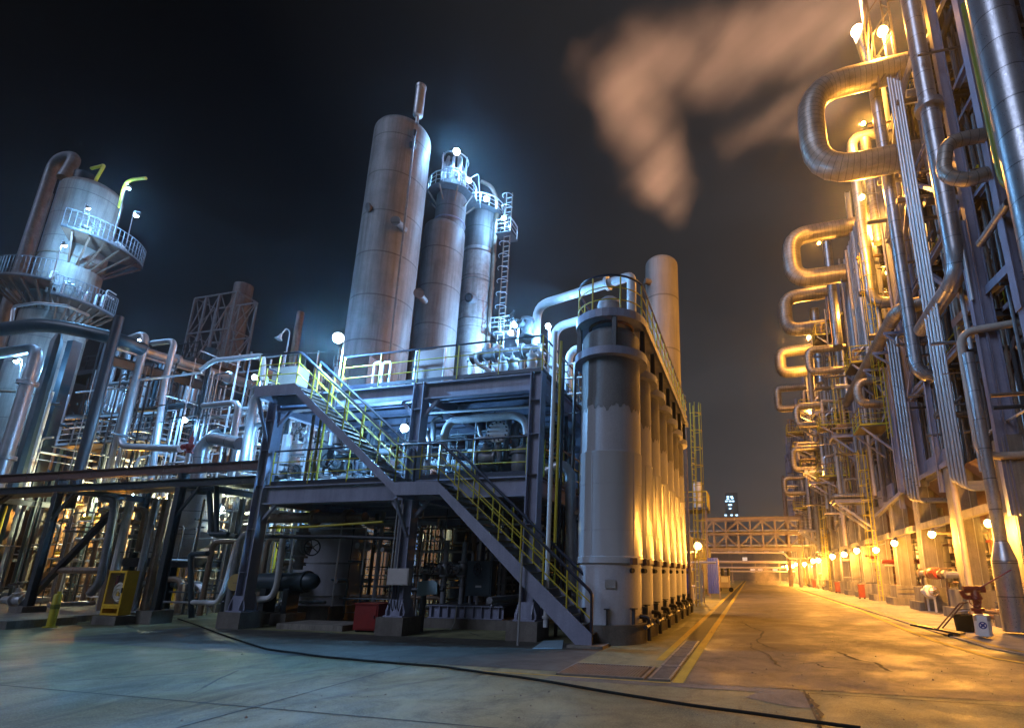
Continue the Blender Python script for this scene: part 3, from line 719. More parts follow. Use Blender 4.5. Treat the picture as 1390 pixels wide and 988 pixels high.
while z < z3+1.2: MB().tube([(lx, 33.4, z), (lx+.5, 33.4, z)], .03, 0, 5).build('ladder_rung', GALV, t); z += .45

b = MB(); z = 8
while z < z3+1: MB().ring((lx+.25, 33.1, z), (0, 0, 1), .42, .025, 14, 5, PI*.95, PI*2.05).build('cage_hoop', GALV, t); z += 1.1

for py, w in ((322, .8), (455, 1.2)):
    q = P(690, py, Y=33.6); b = MB(); b.box(q.x-w, 32.9, q.z, q.x+.5, 34.3, q.z+.06); b.build('side_platform', GRATE, t)
    rails(t, [(q.x-w, 32.95, q.z+.06), (q.x+.45, 32.95, q.z+.06), (q.x+.45, 34.2, q.z+.06)], 1.2, 1., .03, GALV, GALV, 2, False)
for z in (z3,):
    pts = [c+V((math.cos(a)*(R4+.5), math.sin(a)*(R4+.5), z-.05)) for a in [2*PI*k/16 for k in range(17)]]
    b = MB(); b.lathe([(R4, z-.1), (R4+.6, z-.1), (R4+.6, z-.04), (R4, z-.04)], c, seg=30); b.build('platform', GRATE, t)
    rails(t, pts, 1.1, 1.8, .03, GALV, GALV, 2, False)
# plain chimney behind the tanks
a = P(877, 400, Y=45); d = P(922, 400, Y=45); Rc = (d.x-a.x)/2*.98; zc = P(899, 362, Y=45).z
t, c = tower('plain round-topped chimney rising behind the tank row', (a.x+d.x)/2-.05, 45, Rc, 0, zc, mat('chimney_plate', (.36, .34, .32), (.26, .245, .23), .55, .1, .5, streak=.5, seams_z=5.3), 'chimney')
q = P(881, 383, Y=45-Rc*.8); MB().cyl(q+V((.4, .3, 0)), q+V((-.35, -.3, 0)), .28, 12).build('nozzle', TOWERD, t)
q = P(892, 455, Y=45-Rc*.9)
# ================================================================ equipment in and around the frame
def Q(Y, *pp): return [P(x, y, Y=Y) for x, y in pp]
def pp(Y, pts, rpx, m, label, **kw):
    q = Q(Y, *pts); return pipe(q, rpx*pxm(q[len(q)//2]), m, label, **kw)
def axpipe(p, axis, L0, L1, r, m, label, **kw):
    p = V(p); a = V(axis); return pipe([p+a*L0, p+a*L1], r, m, label, **kw)
# --- ground level
a = P(414, 760, Y=17); d = P(487, 760, Y=17); cx = (a.x+d.x)/2; R = (d.x-a.x)/2
t = thing('vertical_vessel', 'pale upright vessel on a plinth under the lower deck of the frame', 'vessel', (cx, 17, 0)); c = V((cx, 17, 0))
MB().box(cx-R-.15, 17-R-.15, 0, cx+R+.15, 17+R+.15, .5).build('plinth', CONCD, t)
MB().lathe([(R*.96, .5), (R*.96, .8), (R, .82), (R, 3.0)]+dome(R, 3.0, .5, 6), c, seg=36).build('shell', TANKM, t)
MB().lathe([(R+.004, 1.9), (R+.02, 1.92), (R+.004, 1.96)], c, seg=36).build('weld_band', TANKU, t)
MB().cyl((cx, 17-R+.05, 1.2), (cx, 17-R-.35, 1.2), .3, 18).build('manway', BLACK, t)
MB().cyl((cx, 17, 3.4), (cx, 17, 3.75), .15, 12).build('top_nozzle', GPIPE, t)
pp(15.0, [(350, 703), (496, 702)], 7.5, BPIPE, 'fat dull pipe running level under the lower deck left of the middle column', fl=[(0, .55), (0, .85)])
p0, p1 = P(352, 790, Y=14.6), P(414, 789, Y=14.6); r = 12*pxm(p0)
t = thing('heat_exchanger', 'dark horizontal drum with rounded end low beside the left column', 'heat exchanger', ((p0.x+p1.x)/2, 14.6, 0))
MB().lathe([(.01, -.02), (r, 0), (r, (p1-p0).length), (r*1.15, (p1-p0).length+.01), (r*1.15, (p1-p0).length+.12), (r*.96, (p1-p0).length+.13), (r*.8, (p1-p0).length+.36), (r*.4, (p1-p0).length+.5), (.01, (p1-p0).length+.53)], p0, p1-p0, 24).build('shell', TEAL, t)
for k in (.25, .75):
    q = p0.lerp(p1, k); MB().box(q.x-.1, 14.6-r*.8, .35, q.x+.1, 14.6+r*.8, q.z-r*.7).build('saddle', DSTEEL, t); MB().box(q.x-.3, 14.2, 0, q.x+.3, 15.0, .35).build('plinth', CONCD, t)
q = P(404, 775, Y=14.6); nz = P(404, 712, Y=14.6).z
pipe([(q.x, 14.6, q.z+.05), (q.x, 14.6, nz)], .14, GPIPE, 'short riser with flanges standing on the dark horizontal drum', fl=[(0, .12), (0, .45), (0, .8)])
valve((q.x, 14.6, q.z+.75), (0, 0, 1), .15, 'valve with side handwheel on the riser above the dark drum', GPIPE, (.95, -.3, 0))
pp(14.3, [(385, 725), (376, 795), (368, 812), (348, 813)], 4, WPIPE, 'pale pipe bending left at the foot of the riser by the left column', bend=.3)
pp(13.9, [(356, 728), (455, 728), (540, 731)], 2.6, BLACK, 'slim black pipe running level between the left and middle columns', bend=.1)
pp(13.75, [(365, 716), (420, 715), (520, 708)], 1.6, YEL, 'thin yellow line just under the fat dull pipe', bend=.1)
# red cabinet
c = P(497, 858, Z=0); t = thing('red_cabinet', 'plain red steel cabinet on the ground left of the middle column', 'cabinet', (c.x, 13.6, 0))
x0, x1 = P(479, 850, Y=13.42).x, P(511, 850, Y=13.42).x; h = P(495, 820, Y=13.42).z
MB().box(x0, 13.42, .06, x1, 14.0, h).build('body', RED, t); MB().box(x0+.04, 13.40, .1, x1-.04, 13.417, h-.05).build('door', RED, t)
MB().box(x0-.02, 13.38, h+.001, x1+.02, 14.02, h+.03).build('lid', RED, t); MB().box(x1-.1, 13.38, h*.5, x1-.07, 13.397, h*.62).build('handle', BLACK, t)
for xx in (x0+.05, x1-.11):
    MB().box(xx, 13.46, 0, xx+.06, 13.95, .058).build('foot', BLACK, t)
# boxes on the middle column
a = P(527, 771, Y=13.0); d = P(553, 794, Y=13.0)
t = thing('junction_box', 'square beige enclosure fixed to the middle column', 'box', (a.x, 13, d.z))
MB().box(a.x, 13.0, d.z, d.x, 13.16, a.z).build('body', PANELG, t); MB().box(a.x+.02, 12.985, d.z+.02, d.x-.02, 12.998, a.z-.02).build('door', PANELG, t)
for k in range(4):
    x = a.x+.06+k*.1; MB().tube([(x, 13.08, d.z-.005), (x, 13.08, d.z-.5-.1*(k % 2)), (x+.02, 13.2, d.z-.75)], .014, .1, 6).build('cable', BLACK, t)
for k in range(3): pipe([(a.x+.05+.09*k, 13.06, a.z+.01), (a.x+.05+.09*k, 13.06, Z1-.75)], .018, GALV, f'thin conduit rising from the beige enclosure, {ORD[k]} from the left', group='conduits above the beige enclosure', bend=0)
q = Q(13.9, (566, 789), (588, 787), (593, 791), (593, 806), (566, 809)); b = MB(); b.v = [p for p in q]+[p+V((0, .04, 0)) for p in q]; k = 5
b._face(tuple(range(k))); b._face(tuple(reversed(range(k, 2*k))))
for i in range(k): b._face((i, k+i, k+(i+1) % k, (i+1) % k))
solo('white_guard_sheet', b, SHEETB, 'pale cut-corner sheet bolted to a stand right of the beige enclosure', 'sheet')
a = P(555, 790, Y=14.0); MB
pipe([P(556, 800, Y=14.05), P(602, 800, Y=14.05)], .06, DSTEEL, 'short dark arm holding the pale cut-corner sheet', bend=0)
pipe([(P(575, 800, Y=14.1).x, 14.12, 0), (P(575, 800, Y=14.1).x, 14.12, 1.6)], .08, DSTEEL, 'dark stand post behind the pale cut-corner sheet', bend=0)
# skid
x0, x1 = P(583, 827, Y=15.2).x, P(684, 827, Y=15.2).x
t = thing('pump_skid', 'long ribbed steel skid on a low concrete base under the stair', 'skid', ((x0+x1)/2, 15.5, 0))
MB().box(x0-.2, 15.1, 0, x1+.2, 17.2, .28).build('plinth', CONCD, t)
for y in (15.2, 16.9): MB().ibeam((x0, y, .48), (x1, y, .48), .38, .2).build('base_beam', STEEL, t)
for k in range(9): x = x0+.12+(x1-x0-.24)*k/8; MB().box(x-.008, 15.105, .32, x+.008, 15.19, .64).build('rib', STEEL, t)
MB().box(x0, 15.1, .672, x1, 17.0, .69).build('top_plate', DSTEEL, t)
for i, px in enumerate((602, 627, 664)):
    x = P(px, 800, Y=15.6).x
    pipe([(x, 15.6, .69), (x, 15.6, 2.6)], .085, GPIPE, f'upright pump discharge pipe on the ribbed skid, {ORD[i]} from the left', group='pump pipes on the skid', fl=[(0, .3), (0, .6)])
    valve((x, 15.6, 1.75), (0, 0, 1), .11, f'valve on the {ORD[i]} upright pipe of the ribbed skid', GPIPE, (-.5, -.86, 0), group='valves on the skid')
def motor(px, py, Y, s, label, m=TEAL):
    c = P(px, py, Y=Y); t = thing('pump_motor', label, 'motor', c)
    MB().lathe([(.02, -.55*s), (.2*s, -.5*s), (.26*s, -.4*s)]+[(.26*s if k % 2 else .29*s, (-.38+.05*k)*s) for k in range(15)]+[(.26*s, .4*s), (.1*s, .5*s), (.06*s, .8*s), (.01, .8*s)], c, (1, 0, 0), 20).build('body', m, t)
    MB().box(c.x-.15*s, c.y-.14*s, c.z+.27*s, c.x+.12*s, c.y+.14*s, c.z+.42*s).build('terminal_box', m, t)
    for dx in (-.25, .25): MB().box(c.x+dx*s-.05, c.y-.2*s, c.z-.36*s, c.x+dx*s+.05, c.y+.2*s, c.z-.2*s).build('foot', DSTEEL, t)
c = P(650, 793, Y=15.3); t = thing('control_cabinet', 'dark control cabinet standing on the ribbed skid under the stair', 'cabinet', (c.x, 15.4, .69))
MB().box(c.x-.42, 15.3, .95, c.x+.42, 15.65, 2.0).build('body', TEAL, t); MB().box(c.x-.38, 15.28, 1.0, c.x+.38, 15.297, 1.95).build('door', TEAL, t); MB().box(c.x-.1, 15.27, 1.2, c.x+.1, 15.279, 1.26).build('name_plate', GALV, t)
for dx in (-.35, .35): MB().bar((c.x+dx, 15.5, .69), (c.x+dx, 15.5, .949), .06).build('leg', DSTEEL, t)
q = Q(14.7, (620, 822), (617, 845), (612, 853)); b = MB(); b.tube([q[0], q[1], V((q[2].x, q[2].y, .03))], .02, .15, 6); solo('drain_hose', b, WPIPE, 'short pale drain hose hanging from the ribbed skid', 'hose')
q = [P(x, y, Z=.02) for x, y in ((722, 880), (738, 869), (765, 868), (763, 880))]; b = MB(); b.v = [V((p.x, p.y, .012)) for p in q]+[V((p.x, p.y, .02)) for p in q]
b._face((0, 1, 2, 3)); b._face((7, 6, 5, 4))
for i in range(4): b._face((i, 4+i, 4+(i+1) % 4, (i+1) % 4))
solo('pale_flat_piece', b, SHEETB, 'small pale blue flat piece on the ground by the stair foot', 'plate')  # thin pale blue flat piece resting on the ground
# --- lower deck, right bay
pp(14.3, [(597, 657), (604, 586), (612, 571), (700, 563), (714, 572), (716, 590)], 5.6, WPIPE, 'big white upside-down U pipe in the right bay of the lower deck', bend=.45)
blind_flange(P(676, 586, Y=14.5), (.1, -1, .12), 15.5*pxm(P(676, 586, Y=14.5)), 'round white blind flange with a ring of bolts, facing the stair')
pp(14.6, [(676, 592), (677, 628)], 4.5, GPIPE, 'stub pipe just below the round white blind flange', fl=[(0, .5)])
pp(14.9, [(690, 565), (692, 586), (687, 600), (686, 625)], 4, GPIPE, 'grey pipe with a kink right of the white blind flange', bend=.2)
pp(15.0, [(700, 622), (699, 580), (707, 569), (730, 566)], 5.5, GPIPE, 'grey pipe bending right beside the right column', bend=.4)
pp(15.2, [(622, 634), (722, 630)], 9, GPIPE, 'thick level pipe in the right bay behind the stair rail', fl=[(0, .3), (0, .62)])
c = P(708, 628, Y=14.9); t = thing('strainer_drum', 'grey rounded strainer body at the right end of the thick level pipe', 'strainer', c)
MB().lathe([(.02, -.42), (.2, -.4), (.3, -.28), (.32, 0), (.3, .25), (.36, .26), (.36, .34), (.2, .36), (.18, .5), (.01, .5)], c, (0, 0, 1), 22).build('body', GPIPE, t); MB().lathe([(.36, .345), (.36, .4), (.01, .42)], c, (0, 0, 1), 22).build('lid', GPIPE, t)
pp(14.0, [(574, 590), (581, 592), (584, 602), (579, 656)], 3, WPIPE, 'slim white pipe hooked at its top beside the middle column', bend=.15)
valve(P(578, 633, Y=14.0), (0, 0, 1), .09, 'small white valve on the slim hooked white pipe', WPIPE, (-.8, -.6, 0))
valve(P(661, 622, Y=14.6), (1, 0, 0), .15, 'valve with an upright pale handwheel in the right bay', GPIPE, (0, -.35, .95), WPIPE)
c = P(586, 648, Y=14.3); t = thing('pump_casing', 'faded orange pump casing standing at the head of the lower flight', 'pump', c)
MB().lathe([(.02, -.12), (.2, -.12), (.24, -.06), (.24, .06), (.2, .12), (.1, .14), (.1, .3), (.01, .3)], c, (0, -1, .05), 20).build('body', ORANGE, t); MB().box(c.x-.2, c.y-.12, Z1, c.x+.2, c.y+.2, c.z-.2).build('foot', ORANGE, t)
for i, (px, py) in enumerate(((645, 648), (655, 650), (664, 649))):
    c = P(px, py, Y=14.4); b = MB(); b.ball(c, .09, 10, 6); b.cyl(c, c+V((.2, 0, .02)), .05, 8); solo('pump_coupling', b, ORANGE, f'small orange coupling on the deck behind the stair, {ORD[i]} from the left', 'coupling', 'orange couplings')
pp(14.2, [(574, 561), (640, 557), (722, 552)], 1.9, WPIPE, 'thin white pipe high under the upper deck in the right bay', bend=.1)
pp(15.5, [(575, 548), (722, 540)], 8, TEAL, 'fat dark pipe tucked under the upper deck in the right bay', fl=[(0, .4)])
pp(14.8, [(588, 600), (588, 570), (600, 566)], 3.4, GPIPE, 'grey elbow pipe left of the big white U pipe', bend=.2)
pp(14.5, [(650, 578), (652, 592), (660, 597), (680, 596)], 2.6, GALV, 'thin bent pipe left of the round white blind flange', bend=.2)
# --- lower deck, left bay
for i, (px, r, m, Y) in enumerate(((388, 6, WPIPE, 17), (402, 7, WPIPE, 18), (416, 5, WPIPE, 17.5), (427, 5, GALV, 18.5), (449, 4, WPIPE, 16.5), (458, 4.5, GALV, 17.3), (506, 4, GPIPE, 16), (520, 6, GALV, 18))):
    x = P(px, 610, Y=Y).x; r = r*pxm(P(px, 610, Y=Y))
    pipe([(x, Y, Z1), (x, Y, Z2-.2)], r, m, f'upright pale pipe in the left bay of the lower deck, {ORD[i]} from the left', group='upright pipes in the left bay', fl=[(0, .3)])
pp(14.4, [(432, 645), (442, 650), (533, 650)], 4, GPIPE, 'level grey pipe low behind the yellow rail of the left bay', bend=.2, fl=[(1, .5)])
pp(14.1, [(372, 655), (420, 654), (532, 655)], 4.5, WPIPE, 'white pipe lying along the edge of the lower deck, left bay', bend=.1, fl=[(0, .5), (1, .3), (1, .7)])
valve(P(463, 634, Y=14.9), (1, 0, 0), .15, 'valve with a large black handwheel facing out in the left bay', GPIPE, (0, -1, .2))
valve(P(460, 594, Y=16), (0, 0, 1), .12, 'brown valve high on a pipe behind the upper stair flight', BROWN, (1, -.3, 0))
for i, (px, py) in enumerate(((384, 648), (403, 640), (492, 633), (505, 628))): valve(P(px, py, Y=14.5+i*.3), (0, 0, 1), .1, f'small valve behind the yellow rail of the left bay, {ORD[i]} from the left', GPIPE, (0, 0, 1) if i != 1 else (.5, -.8, 0), group='small valves in the left bay')
c = P(437, 620, Y=14.8); t = thing('control_box', 'black control box on a post behind the yellow rail', 'box', c)
MB().box(c.x-.17, c.y, c.z-.38, c.x+.2, c.y+.3, c.z+.42).build('body', BLACK, t); MB().bar((c.x, c.y+.15, Z1), (c.x, c.y+.15, c.z-.381), .06).build('post', DSTEEL, t)
for i, (px, m, r) in enumerate(((421, BPIPE, 2), (431, OLIVE, 1.6), (437, YEL, 1.6))):
    x = P(px, 600, Y=13.75).x; pipe([(x, 13.75, Z1), (x, 13.75, Z2-.6)], r*pxm(P(px, 600, Y=13.75)), m, ('thin brown','thin olive','thin yellow')[i]+' conduit rising just behind the left bay rail', bend=0)
c = P(519, 637, Y=14.3); b = MB(); b.box(c.x-.3, 14.3, Z1, c.x+.3, 14.6, c.z+.3); solo('brown_box', b, BROWN, 'red-brown box on the lower deck beside the stair landing', 'box')
# --- upper deck
a, d = P(566, 477, Y=14.0), P(600, 512, Y=14.0); t = thing('brown_board', 'red-brown board in a grey frame behind the upper deck rail', 'board', ((a.x+d.x)/2, 14, Z2))
MB().box(a.x, 14, Z2+.2, d.x, 14.04, a.z).build('board', BROWN, t)
for x in (a.x-.04, d.x): MB().box(x, 13.98, Z2, x+.04, 14.06, a.z+.05).build('post', GALV, t)
pp(15.2, [(640, 488), (652, 484), (735, 474)], 7, GPIPE, 'thick grey pipe lying on the upper deck below the white U pipes', bend=.4, fl=[(1, .25), (1, .7)])
pp(15.0, [(648, 480), (646, 492), (668, 505)], 3, WPIPE, 'white branch pipe sloping from the left end of the thick deck pipe', bend=.15)
top = V((TX-.5, TY+.5, DECKZ))
a = P(727, 470, Y=15.6); b_ = P(729, 415, Y=15.6); zt = b_.z
pipe([(a.x, 15.6, Z2), (a.x, 15.6, zt), (TX+.1, 14.6, zt-.02), (TX+.45, 14.5, zt-.02), (TX+.45, 14.5, DECKZ)], .15, WPIPE, 'tallest white pipe bending over from the upper deck to the nearest tank', bend=.5, fl=[(0, .35), (1, .85)])
a = P(752, 470, Y=16.6); zt = P(757, 444, Y=16.6).z
pipe([(a.x, 16.6, Z2), (a.x, 16.6, zt), (TX-.7, 16.0, zt+.05)], .15, WPIPE, 'second white pipe bending over towards the tank row', bend=.5, fl=[(0, .5)])
a = P(772, 500, Y=19.5); zt = P(775, 475, Y=19.5).z
pipe([(a.x, 19.5, Z2-1), (a.x, 19.5, zt), (TX-.7, 19.2, zt+.05)], .16, WPIPE, 'third white pipe bending over, nearly hidden behind the tank', bend=.5)
valve(P(716, 445, Y=15.2), (0, 0, 1), .15, 'valve with a black handwheel beside the tallest white pipe', GPIPE, (-.6, -.7, .3))
for i, (px, py) in enumerate(((683, 497), (697, 498), (722, 492), (733, 490))): valve(P(px, py, Y=14.6+.3*(i % 2)), (0, 0, 1), .12, f'valve behind the upper deck rail, {ORD[i]} from the left', WPIPE, (0, -.3, 1), WPIPE, group='valves behind the upper rail')
for i, (px, py, h) in enumerate(((660, 495, .8), (672, 500, .9), (708, 497, .8), (640, 500, .5))):
    p = P(px, py, Y=16); pipe([(p.x, 16, Z2), (p.x, 16, p.z+h)], .12, WPIPE if i % 2 else GALV, f'short stub pipe on the upper deck, {ORD[i]} in reach of the thick pipe', group='stub pipes on the upper deck', fl=[(0, .9)])
c = P(678, 470, Y=18); t = thing('filter_pot', 'white round-lidded filter pot on the upper deck below the peeling tower', 'filter', (c.x, 18, Z2))
MB().lathe([(.4, 0), (.4, .9), (.55, .91), (.55, 1.02), (.4, 1.03), (.3, 1.2), (.01, 1.25)], (c.x, 18, Z2), seg=20).build('shell', WPIPE, t)
c = P(487, 505, Y=16); t = thing('instrument_cabinet', 'pale cabinet on the upper deck behind the head of the stair', 'cabinet', (c.x, 16, Z2)); z = P(487, 488, Y=16).z
MB().box(c.x-.4, 16, Z2+.02, c.x+.4, 16.5, z+.1).build('body', GPIPE, t); MB().box(c.x-.36, 15.98, Z2+.1, c.x+.36, 15.997, z+.05).build('door', GPIPE, t)
t = thing('steel_box', 'cream box with an orange end on the stair head landing', 'box', P(392, 508, Y=14.2)); c = P(392, 508, Y=14.2)
MB().box(c.x-.5, 14.0, Z2+.0, c.x+.6, 14.5, c.z+.2).build('body', BEIGE, t); MB().cyl((c.x-.75, 14.2, c.z+.05), (c.x-.501, 14.2, c.z+.05), .2, 14).build('orange_end', ORANGE, t)
for i, px in enumerate((507, 519)):
    p = P(px, 505, Y=14.3); pipe([(p.x, 14.3, Z2), (p.x, 14.3, p.z+.35), (p.x+.3, 14.3, p.z+.35), (p.x+.3, 14.3, Z2)], .035, WPIPE, f'small white hoop pipe on the upper deck, {ORD[i]} from the stair', group='small hoop pipes', bend=.1)
p = P(385, 500, Y=14.6); z = P(380, 452, Y=14.6).z
t = thing('gooseneck_lamp', 'unlit gooseneck lamp above the head of the stair', 'lamp', (p.x, 14.6, Z2))
MB().tube([(p.x, 14.6, Z2), (p.x, 14.6, z+.0), (p.x-.15, 14.55, z+.15), (p.x-.28, 14.5, z-.15)], .022, .2, 8).build('pole', GALV, t)
MB().lathe([(.03, 0), (.05, .06), (.06, .12), (.14, .25), (.135, .25), (.05, .12), (.01, .09)], (p.x-.27, 14.5, z-.1), (-.25, -.15, -1), 16).build('shade', GALV, t)
# --- between frame and tanks
x = P(749, 600, Y=12.95).x
pipe([(x, 12.95, .35), (x, 12.95, 8.3)], .06, WPIPE, 'tall white standpipe rising just right of the frame', bend=0, fl=[(0, .03)])
pipe([(x+.17, 12.98, 2.4), (x+.17, 12.98, 8.0)], .04, YEL, 'yellow pipe running up beside the tall white standpipe', bend=0)
pp(14.6, [(742, 640), (762, 630), (774, 640), (776, 800)], 7.5, GALV, 'silver elbow pipe dropping between frame and nearest tank', bend=.5)
for i, (px, Y, r, m) in enumerate(((762, 14.2, .05, DSTEEL), (768, 16, .06, DSTEEL), (779, 14.6, .035, DSTEEL), (774, 18, .07, GPIPE))):
    x = P(px, 600, Y=Y).x; pipe([(x, Y, .0), (x, Y, Z2+(.6 if i < 3 else 0))], r, m, f'dark upright post in the gap left of the nearest tank, {ORD[i]} from the frame', group='posts between frame and tank', bend=0)
t = thing('pipe_guard', 'white pipe rail standing beside the tank walkway', 'rail', P(768, 500, Y=15.5))
q = P(762, 500, Y=15.5); q2 = P(780, 500, Y=15.5)
for z in (Z2+.05, Z2+.6, Z2+1.1): MB().tube([(q.x, 15.5, z), (TX-.85, 15.5, z)], .035, 0, 6).build('rail', WPIPE, t)
MB().tube([(q2.x, 15.5, Z1), (q2.x, 15.5, Z2+1.15)], .04, 0, 6).build('post', WPIPE, t)
# --- tangle of small pipes that fills the frame
STUFF = {}
def tangle(x0, x1, y0, y1, z0, z1, n, label, group, mats, rr=(.03, .1), vert=.45, seed=1, vf=.12, xr=0, stuff=False, keep=999):
    R = random.Random(seed)
    for i in range(n):
        r = R.uniform(*rr)**1.0; m = R.choice(mats)
        x, y, z = R.uniform(x0, x1), R.uniform(y0, y1), R.uniform(z0+.1, z1-.1)
        k = R.random()
        if k < vert: pts = [(x, y, z0), (x, y, z1)] if R.random() < .6 else [(x, y, z0), (x, y, z), (x+R.choice((-1, 1))*R.uniform(.5, 2), y, z)]
        elif k < vert+(1-vert)*.6:
            L = R.uniform(1.2, 4); pts = [(x-L/2, y, z), (x+L/2, y, z)]
            if R.random() < .5: pts.append((x+L/2, y, max(z0, z-R.uniform(.5, 2))))
            elif R.random() < .5: pts.append((x+L/2, y+R.uniform(.4, 1.2), z))
        else: L = R.uniform(1, 3); pts = [(x, y-L/2, z), (x, y+L/2, z)]
        if xr: pts = [(min(max(p[0], x0), x1), p[1], p[2]) for p in pts]
        if stuff or i >= keep:
            STUFF.setdefault(m.name, MB()).tube(pts, r, r*3.5, 7); continue
        pipe(pts, r, m, label, group=group, seg=8, bend=r*3.5, fl=[(0, R.uniform(.25, .75))] if R.random() < .6 else ())
        if R.random() < vf:
            a, c = V(pts[0]), V(pts[1]); valve(a.lerp(c, R.uniform(.3, .7)), c-a, max(.06, r*1.1), label.replace('pipe', 'valve', 1), m, (R.choice((-1, 1))*.3, -.9, .4) if abs((c-a).normalized().z) > .5 else (0, -.3, 1), group=group.replace('pipes', 'valves'))
tangle(-14.6, -9.8, 15.2, 21, .1, Z1-.6, 34, 'small pipe in the dark tangle under the lower deck, left bay', 'pipes under the lower deck, left', [GPIPE, TEAL, DSTEEL, GALV, BPIPE], (.03, .11), seed=3, xr=1, keep=10)
tangle(-9.2, -4.7, 14.6, 21, .1, Z1-.6, 38, 'small pipe in the dark tangle under the lower deck, right bay', 'pipes under the lower deck, right', [GPIPE, TEAL, DSTEEL, GALV, BPIPE], (.03, .1), seed=4, xr=1, keep=12)
tangle(-14.6, -9.8, 15.4, 21, Z1, Z2-.6, 40, 'pale small pipe in the tangle on the lower deck, left bay', 'pipes on the lower deck, left', [WPIPE, GALV, GPIPE, WPIPE, TEAL], (.03, .12), seed=5, xr=1, keep=18)
tangle(-9.2, -5.8, 15.0, 21, Z1, Z2-.6, 34, 'small pipe in the tangle on the lower deck, right bay', 'pipes on the lower deck, right', [GPIPE, GALV, TEAL, DSTEEL, WPIPE], (.03, .1), seed=6, xr=1, keep=16)
tangle(-8.6, -5.0, 15.6, 20.5, Z2, Z2+1.5, 22, 'small white pipe behind the right end of the upper deck rail', 'pipes on the upper deck', [WPIPE, GALV, WPIPE, GPIPE], (.03, .1), seed=8, xr=1, keep=14)
tangle(-14.5, -9.5, 17, 21, Z2, Z2+.9, 12, 'small pipe low on the upper deck near the stair head', 'pipes on the upper deck, left', [WPIPE, GALV, GPIPE], (.03, .07), seed=9, xr=1, keep=6)
# backs: vessels behind the frame seen through it
for i, (x, R) in enumerate(((-13.6, .9), (-11.2, 1.0), (-8.3, .9), (-6.4, .7))):
    t = thing('vertical_vessel', f'upright vessel standing behind the frame, {ORD[i]} from the left', 'vessel', (x, 23.6, 0), 'vessels behind the frame')
    MB().lathe([(R, 0), (R, 5.6)]+dome(R, 5.6, .5, 5), (x, 23.6, 0), seg=26).build('shell', DSTEEL if i % 2 == 0 else TEAL, t); MB().ring((x, 23.6, 3), (0, 0, 1), R+.01, .05, 26).build('stiffening_ring', GPIPE, t)  # shells coloured dark to stand for the deep shade behind the frame
# ================================================================ left side: pipe rack, tall tower, tangle
def zat(X, Y, py):
    """height on the upright line (X, Y) that shows at image row py"""
    def f(z):
        d = V((X, Y, z))-EYE; return (py-PY)*FW.dot(d)+FOC*UP.dot(d)
    a, b_ = f(0), f(1); return -a/(b_-a)
RKY = 13.55
t = thing('pipe_rack', 'low rack of two long rusty steel beams on thin posts, left of the frame', 'pipe rack', (-22, RKY, 0))
MB().ibeam((-46, RKY, 5.02), (-15.1, RKY, 5.02), .3, .2).build('top_beam', BROWN, t)
MB().ibeam((-46, RKY-.03, 4.52), (-15.1, RKY-.03, 4.52), .26, .18).build('lower_beam', DSTEEL, t)
MB().box(-46, RKY+.1, 4.66, -15.1, RKY+2.2, 4.69).build('walkway_plate', GRATE, t)
for i, x in enumerate((-18.62, -24.5, -31, -38)):
    MB().ibeam((x, RKY, .4), (x, RKY, 4.38), .22, .2).build('post', DSTEEL, t); MB().box(x-.34, RKY-.34, 0, x+.34, RKY+.34, .4).build('footing', CONCD, t)
    MB().bar((x, RKY, 3.4), (x+.8, RKY, 4.36), .08).build('brace', DSTEEL, t)
    MB().bar((x, RKY, 4.665), (x, RKY, 4.86), .16, .3).build('spacer', DSTEEL, t)
    for y in (16.5, 19.5): MB().ibeam((x, y, 0), (x, y, 5), .22, .2).build('post', TEAL, t)
    MB().ibeam((x, RKY+.12, 4.5), (x, 19.5, 4.5), .24, .16).build('cross_beam', DSTEEL, t)
for k in range(18):
    x = -45+k*1.7; MB().box(x, RKY-.112, 4.92, x+.03, RKY-.1, 5.1).build('clip', RUST, t)
# --- storage tower far left
a0, a1 = P(126, 262, Y=18), P(54, 510, Y=18); cx = (a0.x+a1.x)/2; e1, e2 = P(62, 330, Y=18), P(150, 330, Y=18); R = (e2.x-e1.x)/2*1.12*18/math.hypot(cx, 18)
zt = P(118, 268, Y=18).z; c = V((cx, 18, 0))
t = thing('reactor_tower', 'fat stained tower with two railed balconies far left', 'tower', (cx, 18, 0))
MB().lathe([(R, 0), (R, zt)]+dome(R, zt, R*.5, 6), c, seg=48).build('shell', TOWERL, t)
for z in (zt*.45, zt*.62, zt*.8): MB().ring(c+V((0, 0, z)), (0, 0, 1), R+.02, .05, 40).build('weld_ring', BPIPE, t)
def balcony(z, a0, a1, w, lab):
    n = 20; an = [math.radians(a0+(a1-a0)*k/n) for k in range(n+1)]
    b = MB(); b.lathe([(R+.02, z-.05), (R+w, z-.05), (R+w, z), (R+.02, z)], c, seg=n, a0=an[0], a1=an[-1], up=(0, 1, 0))
    _, s, u = frame((0, 0, 1), (0, 1, 0)); dr = lambda a: s*math.cos(a)+u*math.sin(a)
    b.build('platform', GRATE, t)
    rails(t, [c+dr(a)*(R+w-.05)+V((0, 0, z)) for a in an], 1.1, 1.1, .02, GPIPE, GPIPE, 2, True)
    for k in range(0, n+1, 3):
        q = dr(an[k]); MB().bar(c+q*(R+w-.1)+V((0, 0, z-.1)), c+q*R+V((0, 0, z-w*.8)), .08, .1).build('bracket', RUST, t)
    b = MB(); b.lathe([(R+.04, z-.062), (R+w-.04, z-.062)], c, seg=n, a0=an[0], a1=an[-1], up=(0, 1, 0)); b.build('rusty_soffit', RUST, t)
zb1 = zat(cx, 18-R-1, 308); zb2 = zat(cx, 18-R-1, 385)
balcony(zb1, 132, 222, 1.6, 'upper'); balcony(zb2-.35, 150, 216, 1.25, 'lower'); balcony(zb2+.3, 218, 300, 1.4, 'side')
